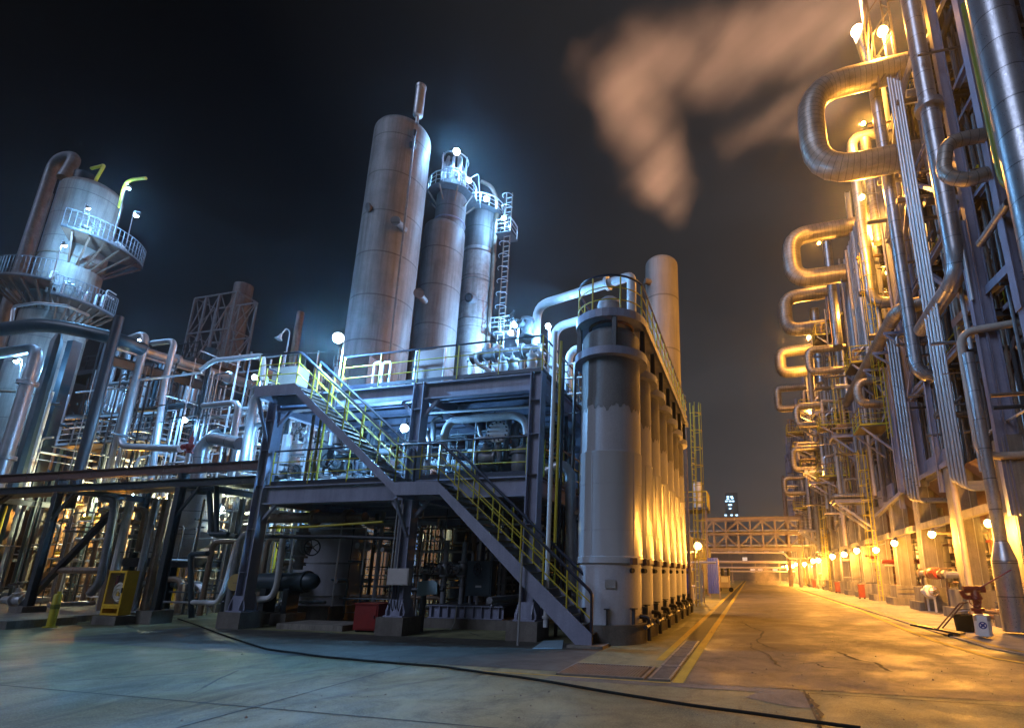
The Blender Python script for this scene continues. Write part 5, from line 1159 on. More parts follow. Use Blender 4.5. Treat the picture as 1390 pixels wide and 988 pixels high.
# note: the big silver pipe comes down outside the frame of the photograph to the ground
# bundle of thin tubes
for k in range(6):
    pk = P(1262+(k-2.5)*4.2, 400, X=7.75); Y = pk.y+.25*(k//3); X = 7.75; zt, zb = zat(X, Y, 106+k), zat(X, Y, 655+k*2)
    run([(X, Y, zt), (X, Y, zb), (X+1.6, Y, zb)], 1.75*pxm(pk), GALV, f'thin blue-grey tube in the tall bundle of six, {ORD[k]} from the left', group='tall bundle of six tubes', bend=.22, seg=8, name='thin_tube', cat='tube')
for z in (8, 11.5, 15, 18.5):
    b = MB(); Ya, Yb2 = P(1275, 400, X=7.75).y, P(1250, 400, X=7.75).y; b.bar((7.85, Ya-.2, z), (7.85, Yb2+.7, z), .05, .1); solo('tube_clamp', b, DSTEEL, f'clamp bar across the tall bundle of six tubes at {z:g} metres', 'clamp', 'clamps of the tall bundle')
for k in range(4):
    pk = P(1226+(k-1.5)*4.2, 570, X=7.8); Y, X = pk.y, 7.8; zt, zb = zat(X, Y, 455), zat(X, Y, 678+k)
    run([(X+1, Y, zt), (X, Y, zt), (X, Y, zb), (X+2, Y, zb)], 2.0*pxm(pk), CLAD, f'slim silver tube in the lower group of four, {ORD[k]} from the left', group='lower group of four tubes', bend=.25, seg=10, name='thin_tube', cat='tube')
# beige U pipe
p = P(1315, 530, X=7.6); Y = p.y; zt, zb = zat(7.6, Y, 452), zat(7.6, Y, 620)
run([(9.4, Y-.2, zt+.1), (7.6, Y, zt), (7.6, Y, zb), (10.2, Y, zb)], 5.3*pxm(p), BEIGE, 'beige pipe bent right at top and bottom, near end of the furnace row', bend=.55, seg=16)
run([(9.4, Y-.2, zt+.1), (9.5, Y-.3, zt-.4), (9.1, Y-.4, zt-.9)], .09, GPIPE, 'small grey pipe kinked below the top of the beige pipe', bend=.15)
vz(1318, 478, 640, 7.9, 2.3, GALV, 'slim tube right of the beige pipe')
def hcol(px, py0, py1, X, wpx, label, m=STEEL):
    p = P(px, (py0+py1)/2, X=X); s = wpx*pxm(p); b = MB(); b.ibeam((X, p.y, zat(X, p.y, py1)), (X, p.y, zat(X, p.y, py0)), s*1.1, s, None, (1, 0, 0)); return solo('steel_column', b, m, label, 'column')
hcol(1340, 300, 700, 8.3, 10, 'blue-grey steel column behind the beige pipe'); hcol(1344, -40, 420, 8.6, 15, 'heavy blue-grey steel column beside the olive pipe')
hcol(1268, 510, 668, 8.4, 6, 'narrow steel column right of the thin tubes'); hcol(1246, 545, 660, 8.6, 10, 'wide steel column left of the tall tube bundle'); hcol(1213, 500, 690, 8.4, 5, 'narrow steel post left of the lower tube group')
vz(1283, 5, 408, 8.2, 2.6, GALV, 'slender upright tube between the thick drop pipe and the olive pipe'); vz(1305, 240, 560, 8.4, 3, GALV, 'slender upright tube above the beige pipe')
vz(1220, 80, 470, 8.9, 6, STEEL, 'blue steel tube post beside the largest loop'); vz(1238, 90, 300, 9.2, 5, DSTEEL, 'dark tube post left of the thick drop pipe')
# ring-jointed U bend
q = [P(x, y, Y=17.2) for x, y in ((1352, 183), (1316, 186), (1284, 196), (1280, 238), (1312, 246), (1340, 236))]
pipe(q, 9.5*pxm(q[1]), CLADW, 'ring-jointed U bend between the thick drop pipe and the olive pipe', bend=1.0, seg=18, name='lagged_loop')
a, d = P(1358, 291, X=8.4), P(1328, 338, X=8.4); zz = (a.z+d.z)/2
pipe([(8.4, a.y-.6, a.z), (8.4, a.y+1.6, a.z)], 6*pxm(a), CLAD, 'short silver pipe end pointing away below the olive pipe foot', bend=0, seg=16)
p = P(1222, 440, X=7.7); q = P(1148, 532, X=7.7); zz = (p.z+q.z)/2
pipe([(9.5, p.y-.3, zz+.2), (7.7, p.y, zz+.05), (7.7, q.y, zz-.05)], 8*pxm(P(1185, 480, X=7.7)), CLADW, 'long lagged pipe running level along the furnace fronts', bend=.8, seg=18)
for k in range(3): 
    y = p.y+1.5+k*2.6; b = MB(); b.bar((7.3, y, zz-.55), (9, y, zz-.55), .12, .16); b.bar((7.4, y, zz-.66), (8.9, y, zz-1.9), .1); solo('pipe_bracket', b, STEEL, f'triangular bracket under the long lagged level pipe, {ORD[k]} from the near end', 'bracket', 'brackets of the level pipe')
# diagonal braces near the corner
def diag(a, c, X, dpx, label, m=STEEL):
    p, q = P(*a, X=X), P(*c, X=X); s = dpx*pxm((p+q)/2); b = MB(); b.ibeam(p, q, s, s*.7, None, (-1, 0, 0)); return solo('diagonal_beam', b, m, label, 'beam')
diag((1300, 440), (1410, 330), 8.9, 17, 'heavy diagonal beam with an orange-lit underside, right edge'); diag((1336, 446), (1400, 388), 9.2, 9, 'lighter diagonal beam just below the heavy diagonal one')
diag((1277, 168), (1320, 72), 9.0, 8, 'diagonal brace left of the olive pipe, upper one'); diag((1290, 192), (1332, 112), 9.3, 8, 'diagonal brace left of the olive pipe, lower one'); diag((1306, 292), (1352, 232), 9.0, 8, 'diagonal brace below the ring-jointed U bend')
diag((1257, 58), (1284, -6), 9.0, 5, 'thin diagonal brace at the top edge beside the thick drop pipe'); diag((1190, 590), (1216, 545), 9.0, 8, 'curved-looking short brace left of the lower tube group'); diag((1228, 545), (1262, 512), 9.0, 9, 'short diagonal beam behind the lower tube group'); diag((1246, 652), (1290, 628), 8.5, 9, 'short sloping beam under the tall tube bundle')
diag((1360, 568), (1384, 455), 9.4, 12, 'brown-lit steep beam at the right edge', BROWN); diag((1190, 700), (1225, 668), 8.3, 6, 'short sloping beam over the second hopper')  # steep beam uses red-brown steel to carry its brown light in the colour
p = P(1376, 598, X=9.5); pipe([(8.4, p.y, p.z), (12, p.y, p.z)], 15*pxm(p), CASING, 'fat dull duct end at the right edge beside the beige pipe', bend=0, seg=24)
pipe([P(1342, 590, X=8.6), P(1345, 584, X=8.6), P(1400, 552, X=8.6)], .04, WPIPE, 'thin pale rail sloping up at the right edge', bend=.1)
# white tube fan under the bundle
# cone pipe at the kerb
c = P(1381, 862, Z=.03); c.x = 7.35; c.y = P(1381, 862, X=7.35).y; cx, cy_ = 7.35, c.y
t = thing('cone_pipe', 'stout silver pipe narrowing through a cone, standing on the pavement at the right edge', 'pipe', (cx, cy_, .1)); z1, z2 = zat(cx, cy_, 762), zat(cx, cy_, 735); pm = pxm((cx, cy_, 2))
b = MB(); b.tube([(cx, cy_, .1), (cx, cy_, z1)], 15*pm, 0, 24); b.build('lower_pipe', CLAD, t)
b = MB(); b.tube([(cx, cy_, z1), (cx, cy_, z2)], [15.2*pm, 8.5*pm], 0, 24); b.build('cone', CLAD, t)
b = MB(); b.tube([(cx, cy_, z2), (cx, cy_, zat(cx, cy_, 480))], 8*pm, 0, 20); b.build('upper_pipe', CLAD, t)
p = P(1308, 740, X=7.9); pipe([(7.9, p.y, .1), (7.9, p.y, 6.6)], 4*pxm(p), BEIGE, 'pale upright pipe beside the nearest lamp', bend=0, fl=[(0, .1)])
for i, (px, py0, py1, r, m) in enumerate(((1200, 690, 770, 4, CLAD), (1150, 640, 760, 4, GPIPE), (1262, 700, 800, 5, BEIGE), (1278, 690, 790, 8, CLAD))):
    vz(px, py0, py1, 9.4, r, m, f'warm-lit upright pipe between the columns, {ORD[i]} listed from far to near', group='upright pipes between columns')
# cantilever brackets over the pavement
def bracket(i, y, z, xl, L=None):
    t = thing('cantilever_bracket', f'pinkish steel bracket frame jutting towards the road, {ORD[i]} of the lower brackets', 'bracket', (FX, y, z), 'cantilever brackets')
    for dy in (0, 1.6):
        MB().ibeam((FX-.27, y+dy, z), (xl, y+dy, z), .26, .16).build('arm', STEEL, t); MB().bar((xl+.1, y+dy, z-.14), (FX-.27, y+dy, z-1.9), .14).build('strut', STEEL, t)
    MB().ibeam((xl, y+.09, z), (xl, y+1.51, z), .24, .14).build('end_beam', STEEL, t)
    MB().box(xl+.1, y+.1, z+.132, FX-.3, y+1.5, z+.16).build('plate', GRATE, t)
    if i % 2 == 0: rails(t, [(FX-.3, y+.05, z+.16), (xl+.05, y+.05, z+.16), (xl+.05, y+1.55, z+.16)], 1.1, 1.2, .025, BPIPE, BPIPE, 2, False)
BR = [((1130, 592), 6.4), ((1134, 680), 6.2), ((1100, 655), 5.9), ((1084, 608), 5.6), ((1092, 640), 5.8), ((1088, 575), 5.6), ((1085, 720), 5.8), ((1105, 560), 6.2)]
for i, (pt, xl) in enumerate(BR): p = P(*pt, X=xl); bracket(i, p.y, p.z, xl)
p = P(1134, 680, X=6.2); pipe([(FX+.8, p.y+.5, p.z+.42), (6.25, p.y+.5, p.z+.42), (6.25, p.y+2.6, p.z+.35)], .2, CLADW, 'lagged pipe lying on the lowest pinkish bracket', bend=.5)
p = P(1082, 606, X=5.7)
for k in range(2): pipe([(FX, p.y+.7*k, p.z+.3), (5.7, p.y+.7*k, p.z+.3), (5.7, p.y+.7*k, p.z-1.5), (FX, p.y+.7*k, p.z-1.5)], .16, BEIGE, f'pale square-cornered loop pipe on the far furnace front, {ORD[k]} of a pair', bend=.2, group='pair of square loops')
for i, (px, py0, py1, X) in enumerate(((1117, 560, 690, 7.4), (1125, 590, 700, 7.4), (1103, 500, 600, 7.2), (1098, 640, 720, 7.3), (1108, 640, 750, 7.4), (1141, 600, 740, 7.6), (1092, 640, 740, 7.0), (1163, 570, 660, 7.7))):
    vz(px, py0, py1, X, 2.6, (GALV, GPIPE, BEIGE)[i % 3], f'slim pipe dropping past the far brackets, {ORD[i]} of eight', group='slim pipes past the brackets')
# caged ladders
for i, (px, py, zt) in enumerate(((1187, 812, 8.5), (1122, 800, 7.5), (1090, 795, 6.5))):
    y = P(px, py, X=7.2).y; t = thing('caged_ladder', f'yellow caged ladder rising past the lamps, {ORD[i]} from the near end', 'ladder', (7.2, y, .1)); ladder(t, 7.6, y, .15, zt, (-1, -.2, 0), .5, YEL)
# road-side plant
for i, (px, py) in enumerate(((1170, 808), (1137, 800), (1106, 797))):
    p = P(px, py, Z=.03); p.x = 7.2+.15*i; p.y = P(px, py, X=p.x).y; t = thing('extinguisher_box', f'small red fire box on the pavement, {ORD[i]} from the near end', 'fire box', (p.x, p.y, .1))
    MB().box(p.x-.2, p.y-.15, .2, p.x+.2, p.y+.15, 1.0).build('body', RED, t); MB().box(p.x-.24, p.y-.19, 1.0, p.x+.24, p.y+.19, 1.05).build('lid', RED, t)
    for dx in (-.15, .15): MB().box(p.x+dx-.04, p.y-.12, .1, p.x+dx+.04, p.y+.12, .199).build('foot', BLACK, t)
p0 = P(1240, 790, Y=27); y = 24.0
t = thing('valve_set', 'red actuated valve on a level pipe between two concrete columns', 'valve', (8.6, 26.5, 1.6))
MB().tube([(8.0, 25.8, 1.75), (8.0, 29.6, 1.75)], .13, 0, 14).build('pipe', BEIGE, t); MB().lathe([(.1, -.55), (.24, -.54), (.24, -.46), (.2, -.45), (.27, -.1), (.27, .3), (.22, .5), (.26, .52), (.26, .6), (.1, .61)], (8.0, 27.3, 1.75), (0, 1, 0), 18).build('actuator', RED, t)
for yy in (26.2, 28.3, 29.4): MB().lathe([(.13, -.05), (.22, -.05), (.22, .05), (.13, .05)], (8.0, yy, 1.75), (0, 1, 0), 14).build('flange', BPIPE, t)
for yy in (26, 29.3): MB().bar((8.0, yy, .1), (8.0, yy, 1.62), .09).build('stand', BPIPE, t)
t = thing('valve_set', 'cream lagged valve lying low in front of the red actuated valve', 'valve', (7.9, 24.2, .9)); c = V((7.75, 27.5, .95))
MB().lathe([(.12, -.8), (.12, -.3), (.25, -.25), (.32, 0), (.25, .25), (.12, .3), (.12, 1.0)], c, (0, 1, 0), 18).build('body', WPIPE, t); handwheel(c+V((-.1, -.95, .05)), (-.2, -1, 0), .2, t, BPIPE)
for yy in (-.5, .5): MB().bar(c+V((0, yy, -.85)), c+V((0, yy, -.13)), .07).build('stand', WPIPE, t)
c = V((7.9, 21.2, 0)); 
for k in range(5): pipe([(7.9+k*.25, 20.2, .3+.12*(k % 2)), (7.9+k*.25, 23.6, .3+.12*(k % 2))], .07, (RUST, BPIPE, BEIGE)[k % 3], f'low rusty pipe on the pavement behind the marker post, {ORD[k]} from the road', group='low pipes behind the marker post', bend=0)
# marker post and hydrant
p = P(1337, 866, Z=.03); t = thing('marker_post', 'white drum with a blue roundel crossed by an X on its front, on the pavement', 'marker', p); r = 10*pxm(p); h = zat(p.x, p.y, 834)
MB().lathe([(r, .1), (r, h-.15), (r*.98, h-.15)], (p.x, p.y, 0), seg=26).build('drum', PANELW, t); MB().lathe([(r*1.02, h-.15), (r*1.02, h), (r*.7, h+.02), (.01, h+.02)], (p.x, p.y, 0), seg=26).build('cap', GALV, t)
dv = (V((EYE.x, EYE.y, 0))-V((p.x, p.y, 0))).normalized(); q = p+dv*(r+.03); q.z = .1+(h-.1)*.52; sgn = V((-dv.y, dv.x, 0)); s = r*.66
b = MB(); b.bar(q+V((0, 0, -.28)), q+V((0, 0, .25)), s*1.75, .012, dv); b.build('sign_plate', PANELW, t)
MB().lathe([(s*.52, 0), (s*.72, 0), (s*.72, .004), (s*.52, .004)], q+dv*.008, dv, 26).build('roundel_ring', BLUEP, t)
for k in (1, -1):
    d1 = (sgn*k+V((0, 0, 1))).normalized(); MB().bar(q+dv*.011-d1*s*.53, q+dv*.011+d1*s*.53, .035, .004, dv).build('roundel_bar', BLUEP, t)
MB().lathe([(s*.01, 0), (s*.3, 0), (s*.3, .003), (.01, .003)], q+dv*.007, dv, 20).build('roundel_centre', BLUEP, t)
hp = P(1331, 850, Y=p.y+.55); t = thing('fire_monitor', 'red fire monitor with a long lever behind the white drum', 'hydrant', (hp.x, hp.y, .1)); z = zat(hp.x, hp.y, 830); zt = zat(hp.x, hp.y, 800)
MB().lathe([(.16, .1), (.16, .16), (.1, .18), (.1, z), (.17, z+.02), (.17, z+.1), (.1, z+.12), (.1, (z+zt)/2), (.15, (z+zt)/2+.05), (.17, zt-.25), (.12, zt-.1), (.1, zt)], (hp.x, hp.y, 0), seg=16).build('standpipe', RED, t)
MB().tube([(hp.x, hp.y, zt-.2), (hp.x-.3, hp.y-.05, zt-.22), (hp.x-.36, hp.y-.05, zt-.02)], .07, .1, 10).build('elbow', RED, t); MB().tube([(hp.x-.3, hp.y, zt), (hp.x+.25, hp.y, zt+.02)], .1, 0, 12).build('barrel', RED, t)
MB().tube([(hp.x+.1, hp.y-.1, zt+.05), (hp.x+.9, hp.y-.2, zt+.55)], .022, 0, 6).build('lever', RED, t); handwheel((hp.x-.1, hp.y-.2, zt-.3), (-.3, -1, 0), .14, t, RED)
# trolley and bucket
c = P(1272, 860, Z=.03); t = thing('tilted_trolley', 'black flat trolley lying tilted at the kerb with two bar handles', 'trolley', c); d = V((.75, -.5, 0)).normalized(); s = V((-d.y, d.x, 0))
b = MB(); b.bar(c-d*.6+V((0, 0, .22)), c+d*.65+V((0, 0, .06)), .5, .05); b.build('plate', BLACK, t)
for k in (-1, 1): MB().tube([c+d*.1+s*.2*k+V((0, 0, .16)), c+d*.75+s*(.2*k+.3)+V((0, .3, .85)), c+d*.85+s*(.2*k+.35)+V((0, .3, .88))], .02, .1, 6).build('handle', RUST, t)
for k in (-1, 1): MB().cyl(c+d*.4+s*(.2*k-.04)+V((0, 0, .0)), c+d*.4+s*(.2*k+.04)+V((0, 0, .0)), .06, 12).build('wheel', RUBBER, t)
c = P(1318, 858, Z=.03); c.y = P(1318, 858, X=c.x).y; t = thing('bucket', 'dented black tub standing between the trolley and the white drum', 'tub', c)
MB().lathe([(.01, .01), (.27, 0), (.31, .45), (.33, .45), (.33, .48), (.29, .48), (.25, .04), (.01, .04)], c+V((0, .3, 0)), seg=18).build('body', RUBBER, t); MB().ring(c+V((0, .3, .48)), (0, .5, 1), .3, .012, 16, 5, 0, PI).build('handle', GALV, t)
# right-edge wall and grating
b = MB(); b.box(9.6, 15.2, .1, 10.4, 19.6, 5.9); solo('concrete_wall', b, CONC, 'brown-lit concrete pier at the right edge behind the cone pipe', 'wall')
b = MB(); b.box(12.2, 13, .1, 12.5, 125, 6.4); solo('back_wall', b, mat('back_wall_concrete', (.3, .25, .18), (.18, .15, .11), .8, 0, .8, streak=.6), 'long concrete back wall behind the columns', 'wall')
# tangle under the furnaces
tangle(9.2, 12, 19.5, 45, .1, 3.8, 60, 'warm-lit pipe in the tangle behind the concrete columns', 'pipes behind the columns', [BEIGE, BPIPE, GALV, CLAD, RUST, RED], (.05, .14), .6, seed=21, vf=.25, keep=24)
tangle(9.2, 12, 45, 90, .1, 3.8, 40, 'far warm-lit pipe in the tangle behind the columns', 'far pipes behind the columns', [BEIGE, BPIPE, GALV], (.06, .16), .6, seed=22, vf=0, stuff=True)
tangle(8.9, 10.6, 20, 40, 6.5, 24, 60, 'pipe among the steelwork of the near furnaces', 'pipes on the near furnaces', [CLAD, GALV, GPIPE, CLADW, BPIPE], (.06, .22), .7, seed=23, vf=0, keep=26)
tangle(7.6, 10.4, 42, 100, 6.5, 18, 70, 'pipe among the far brackets', 'pipes on the far furnaces', [BEIGE, GALV, GPIPE, BPIPE, CLADW], (.06, .2), .6, seed=24, vf=0, stuff=True)
tangle(9.0, 10.6, 14, 24, 9, 28, 30, 'dark pipe among the steelwork at the right edge', 'pipes at the right edge', [DSTEEL, TEAL, GPIPE, CLAD], (.05, .16), .5, seed=25, vf=0, keep=10)
# lamp tower top
t = thing('top_cage', 'orange-lit lattice cage around the top furnace lamp', 'cage', (9, 26, 26)); p = P(1198, 43, Y=24.5); x, y, z = p.x, p.y+.6, p.z
for dx in (-.5, .5):
    for dy in (-.5, .5): MB().bar((x+dx, y+dy, z-3.5), (x+dx, y+dy, z+5), .09).build('leg', BPIPE, t)
for k in range(6):
    zz = z-3.2+k*1.6
    for a, c in (((-.5, -.5), (.5, -.5)), ((.5, -.5), (.5, .5)), ((-.5, .5), (-.5, -.5))): MB().bar((x+a[0], y+a[1], zz), (x+c[0], y+c[1], zz+1.5), .06).build('diagonal', BPIPE, t)
p = P(1170, 60, Y=26); b = MB(); b.lathe([(.28, -3.2), (.28, .9), (.34, .92), (.34, 1.1), (.0, 1.1)], p, (-.12, 0, 1), 16); solo('flue', b, CLADW, 'short leaning flue pipe left of the top furnace lamp', 'flue')

# more ladders and small railed platforms on the furnace fronts
for i, (y, z0, z1, x) in enumerate(((31.2, 9, 19.5, 7.9), (43.5, 8, 18, 7.7), (56.5, 8, 16, 7.7))):
    t = thing('caged_ladder', f'yellow caged ladder high on the furnace front, {ORD[i]} from the near end', 'ladder', (x, y, z0), 'high caged ladders'); ladder(t, x, y, z0, z1, (-1, -.2, 0), .5, YEL)
for i, (y, z, xl) in enumerate(((33, 10.2, 6.8), (34, 14.6, 6.9), (44.5, 13.4, 6.2), (45, 21.6, 6.6), (47, 9.6, 6.0), (57, 18.6, 6.0), (58, 12.4, 5.8), (64, 15.6, 5.7), (68, 9.4, 5.6), (72, 20, 5.8))):
    t = thing('service_platform', f'small railed service platform on the furnace fronts, {ORD[i]} counted from the near end', 'platform', (FX, y, z), 'service platforms'); MB().box(xl, y, z, FX-.3, y+2.2, z+.06).build('deck', GRATE, t)
    rails(t, [(FX-.3, y+.04, z+.06), (xl+.04, y+.04, z+.06), (xl+.04, y+2.16, z+.06), (FX-.3, y+2.16, z+.06)], 1.1, 1.1, .028, YEL if i % 2 else BPIPE, YEL, 2, True)
    for dy in (.1, 2.1): MB().bar((xl+.1, y+dy, z-.02), (FX-.3, y+dy, z-1.5), .1).build('strut', STEEL, t)
    R = random.Random(i+50)
    for k in range(4):
        xx, yy = R.uniform(xl+.3, FX-.6), R.uniform(y+.3, y+1.9); MB().tube([(xx, yy, z+.06), (xx, yy, z+R.uniform(.6, 2.4)), (FX, yy, z+R.uniform(.6, 2.4))], R.uniform(.05, .13), .25, 8).build('service_pipe', R.choice((CLAD, BEIGE, BPIPE)), t)
# ================================================================ far end of the road
t = thing('pipe_bridge', 'two-tier truss pipe bridge spanning the far end of the road', 'bridge', (0, 80, 0)); x0, x1 = -6.6, 7.2; zz = (5.1, 7.3, 9.4)
for y in (79.2, 80.8):
    for z in zz: MB().ibeam((x0, y, z), (x1, y, z), .5 if z != zz[1] else .35, .3).build('chord', BRIDGEM, t)
    n = 8
    for j in range(2):
        for k in range(n+1):
            x = x0+(x1-x0)*k/n; MB().bar((x, y, zz[j]+.2), (x, y, zz[j+1]-.2), .2).build('post', BRIDGEM, t)
            if k < n:
                xa, xb = x, x+(x1-x0)/n; za, zb = (zz[j]+.25, zz[j+1]-.25) if (k+j) % 2 else (zz[j+1]-.25, zz[j]+.25); MB().bar((xa, y-.02, za), (xb, y-.02, zb), .14).build('diagonal', BRIDGEM, t)
for x in (x0, x1-.5):
    for y in (79.2, 80.8): MB().ibeam((x, y, 0), (x, y, 4.8), .4, .35).build('leg', BRIDGEM, t)
for k, z in enumerate((5.5, 5.5, 7.6, 7.6)): pipe([(x0-4, 79.6+.7*(k % 2), z+.12), (x1+3, 79.6+.7*(k % 2), z+.12)], .2, (CLAD, BEIGE)[k % 2], f'pipe lying inside the truss bridge, {ORD[k]} of four', group='pipes in the truss bridge', bend=0)
pipe([(x0, 78.6, .2), (x0+.3, 78.6, 4.6), (4.6, 78.6, 4.6), (5.2, 78.6, 3.8), (6.6, 78.6, 3.8)], .13, BEIGE, 'thin pale pipe slung under the truss bridge', bend=.5)
t = thing('pipe_bridge', 'low light pipe rack crossing beyond the truss bridge', 'pipe rack', (0, 110, 0))
for z, r in ((4.0, .25), (2.9, .18), (2.2, .14)): MB().tube([(-11, 110, z), (11, 110, z)], r, 0, 8).build('pipe', BEIGE, t)
for x in (-8, -3.5, 1, 5.5, 9): MB().bar((x, 110.4, 0), (x, 110.4, 4.2), .25).build('post', BRIDGEM, t)
FAC = mat('far_facade', (.12, .11, .1), (.06, .06, .06), .7, 0, .3, streak=.5)
t = thing('plant_building', 'long dim plant building closing the far end of the road', 'building', (0, 160, 0)); MB().box(-40, 158, 0, 45, 170, 10.5).build('wall', FAC, t); WL = emis('far_lit_window', (.9, .85, .75), .35)
for k in range(16):
    x = -12+k*2.0
    for z in (2.2, 5.2, 7.6):
        MB().box(x, 157.9, z, x+1.3, 157.99, z+1.1).build('window', WL if random.random() < .45 else FAC, t)
t = thing('tower_block', 'distant dark tower with bluish lit windows above the bridge', 'building', (-12, 420, 0)); p0, p1 = P(984, 672, Y=420), P(1001, 672, Y=420)
MB().box(p0.x, 420, 0, p1.x, 432, p0.z+2).build('wall', FAC, t); LW = emis('blue_lit_window', (.45, .75, 1), 3.2)
for px, py in ((988, 674), (993, 674), (986, 680), (991, 680), (995, 680), (990, 685), (992, 685), (991, 690), (988, 677), (985, 699), (993, 699), (1000, 699), (994, 676)):
    p = P(px, py, Y=419.5); MB().box(p.x-.9, 419.4, p.z-.5, p.x+.9, 419.9, p.z+.5).build('window', LW, t)
# fence panels left of the road
def sheet(px0, px1, pyt, pyb, m, label, X=None):
    pass
def corr(a, c, z0, z1, m, label):
    a, c = V(a), V(c); d = (c-a); L = d.length; d.normalize(); s = V((-d.y, d.x, 0)); n = max(4, int(L/.12)); pr = []
    b = MB()
    for k in range(n+1):
        o = s*(.025 if k % 2 else -.025); p = a+d*L*k/n+o; b.v += [V((p.x, p.y, z0)), V((p.x, p.y, z1))]
    m0 = len(b.v); b.v += [v+s*.012 for v in b.v[:m0]]
    for k in range(n): b._face((2*k, 2*k+2, 2*k+3, 2*k+1)); b._face((m0+2*k, m0+2*k+1, m0+2*k+3, m0+2*k+2))
    t = thing('fence_panel', label, 'fence panel', ((a.x+c.x)/2, (a.y+c.y)/2, 0)); b.build('sheet', m, t)
    for z in (z0+.3, z1-.3): MB().bar(V((a.x, a.y, z))+s*.06, V((c.x, c.y, z))+s*.06, .05).build('rail', BPIPE, t)
    for p in (a, c): MB().bar((p.x+s.x*.1, p.y+s.y*.1, 0), (p.x+s.x*.1, p.y+s.y*.1, z1-.1), .06).build('post', BPIPE, t)
p = P(975, 812, Z=0); q = P(957, 815, Z=0); corr((q.x, p.y, 0), (p.x+.1, p.y-.8, 0), .35, zat(p.x, p.y, 757), BLUEP, 'deep blue corrugated fence panel facing the road beyond the tanks')
p = P(955, 818, Z=0); q = P(942, 820, Z=0); corr((q.x, p.y, 0), (p.x, p.y-.4, 0), .05, zat(p.x, p.y, 764), TANP, 'tan corrugated fence panel between the two blue panels')
p = P(941, 822, Z=0); corr((p.x-.5, p.y-.3, 0), (p.x, p.y-1.4, 0), .05, zat(p.x, p.y, 766), BLUEP, 'narrow blue fence panel beside the tank row')
p = P(985, 803, Z=0); t = thing('service_cart', 'small cart with a pale screen box and two dark drums beside the blue fence', 'cart', p); s = pxm(p)
MB().box(p.x-.7, p.y-.4, .35, p.x+.7, p.y+.5, .42).build('bed', BPIPE, t); MB().box(p.x-.5, p.y-.35, .421, p.x+.45, p.y+.3, 1.5).build('box', BEIGE, t); MB().box(p.x-.35, p.y-.37, .9, p.x+.3, p.y-.353, 1.4).build('screen', PANELW, t)
for dx in (-.55, .55): MB().cyl((p.x+dx, p.y-.46, .22), (p.x+dx, p.y-.38, .22), .22, 14).build('wheel', RUBBER, t)
for dx in (-.6, -.2, .35): MB().cyl((p.x+dx, p.y+.1, 1.501), (p.x+dx, p.y+.1, 2.2), .16, 12).build('drum', BLACK, t)
p = P(952, 690, Y=45); t = thing('loading_platform', 'small railed platform on posts at the far end of the tank row', 'platform', (p.x, 45, 0)); z = zat(p.x, 45, 690)
MB().box(p.x-2, 44, z-.2, p.x+.6, 47, z).build('deck', DSTEEL, t); rails(t, [(p.x-2, 44.1, z), (p.x+.55, 44.1, z), (p.x+.55, 46.9, z)], 1.3, 1., .04, YEL, YEL, 2, False)
for dx in (-1.8, .4): MB().ibeam((p.x+dx, 44.2, 0), (p.x+dx, 44.2, z-.21), .25, .2).build('leg', BPIPE, t)
c = P(946, 664, Y=44); MB().cyl((c.x, 44.6, z), (c.x, 44.6, zat(c.x, 44.6, 655)), .38, 14).build('white_drum', PANELW, t)
b = MB(); b.box(-9, 48, 0, -5.2, 76, 5); solo('plant_shed', b, FAC, 'low dark shed behind the blue fence, left of the road', 'shed')
p = P(1066, 690, Y=82); b = MB(); b.lathe([(.3, 0), (.3, zat(p.x, 82, 650)), (.12, zat(p.x, 82, 645))], (p.x, 82, 0), seg=10); solo('vent_mast', b, BPIPE, 'slim mast at the right end of the truss bridge', 'mast')
tangle(-7, -3.8, 30, 46, .1, 4, 24, 'warm-lit pipe beyond the tank row', 'pipes beyond the tank row', [BEIGE, BPIPE, GPIPE], (.05, .14), .6, seed=31, vf=.1, stuff=True)
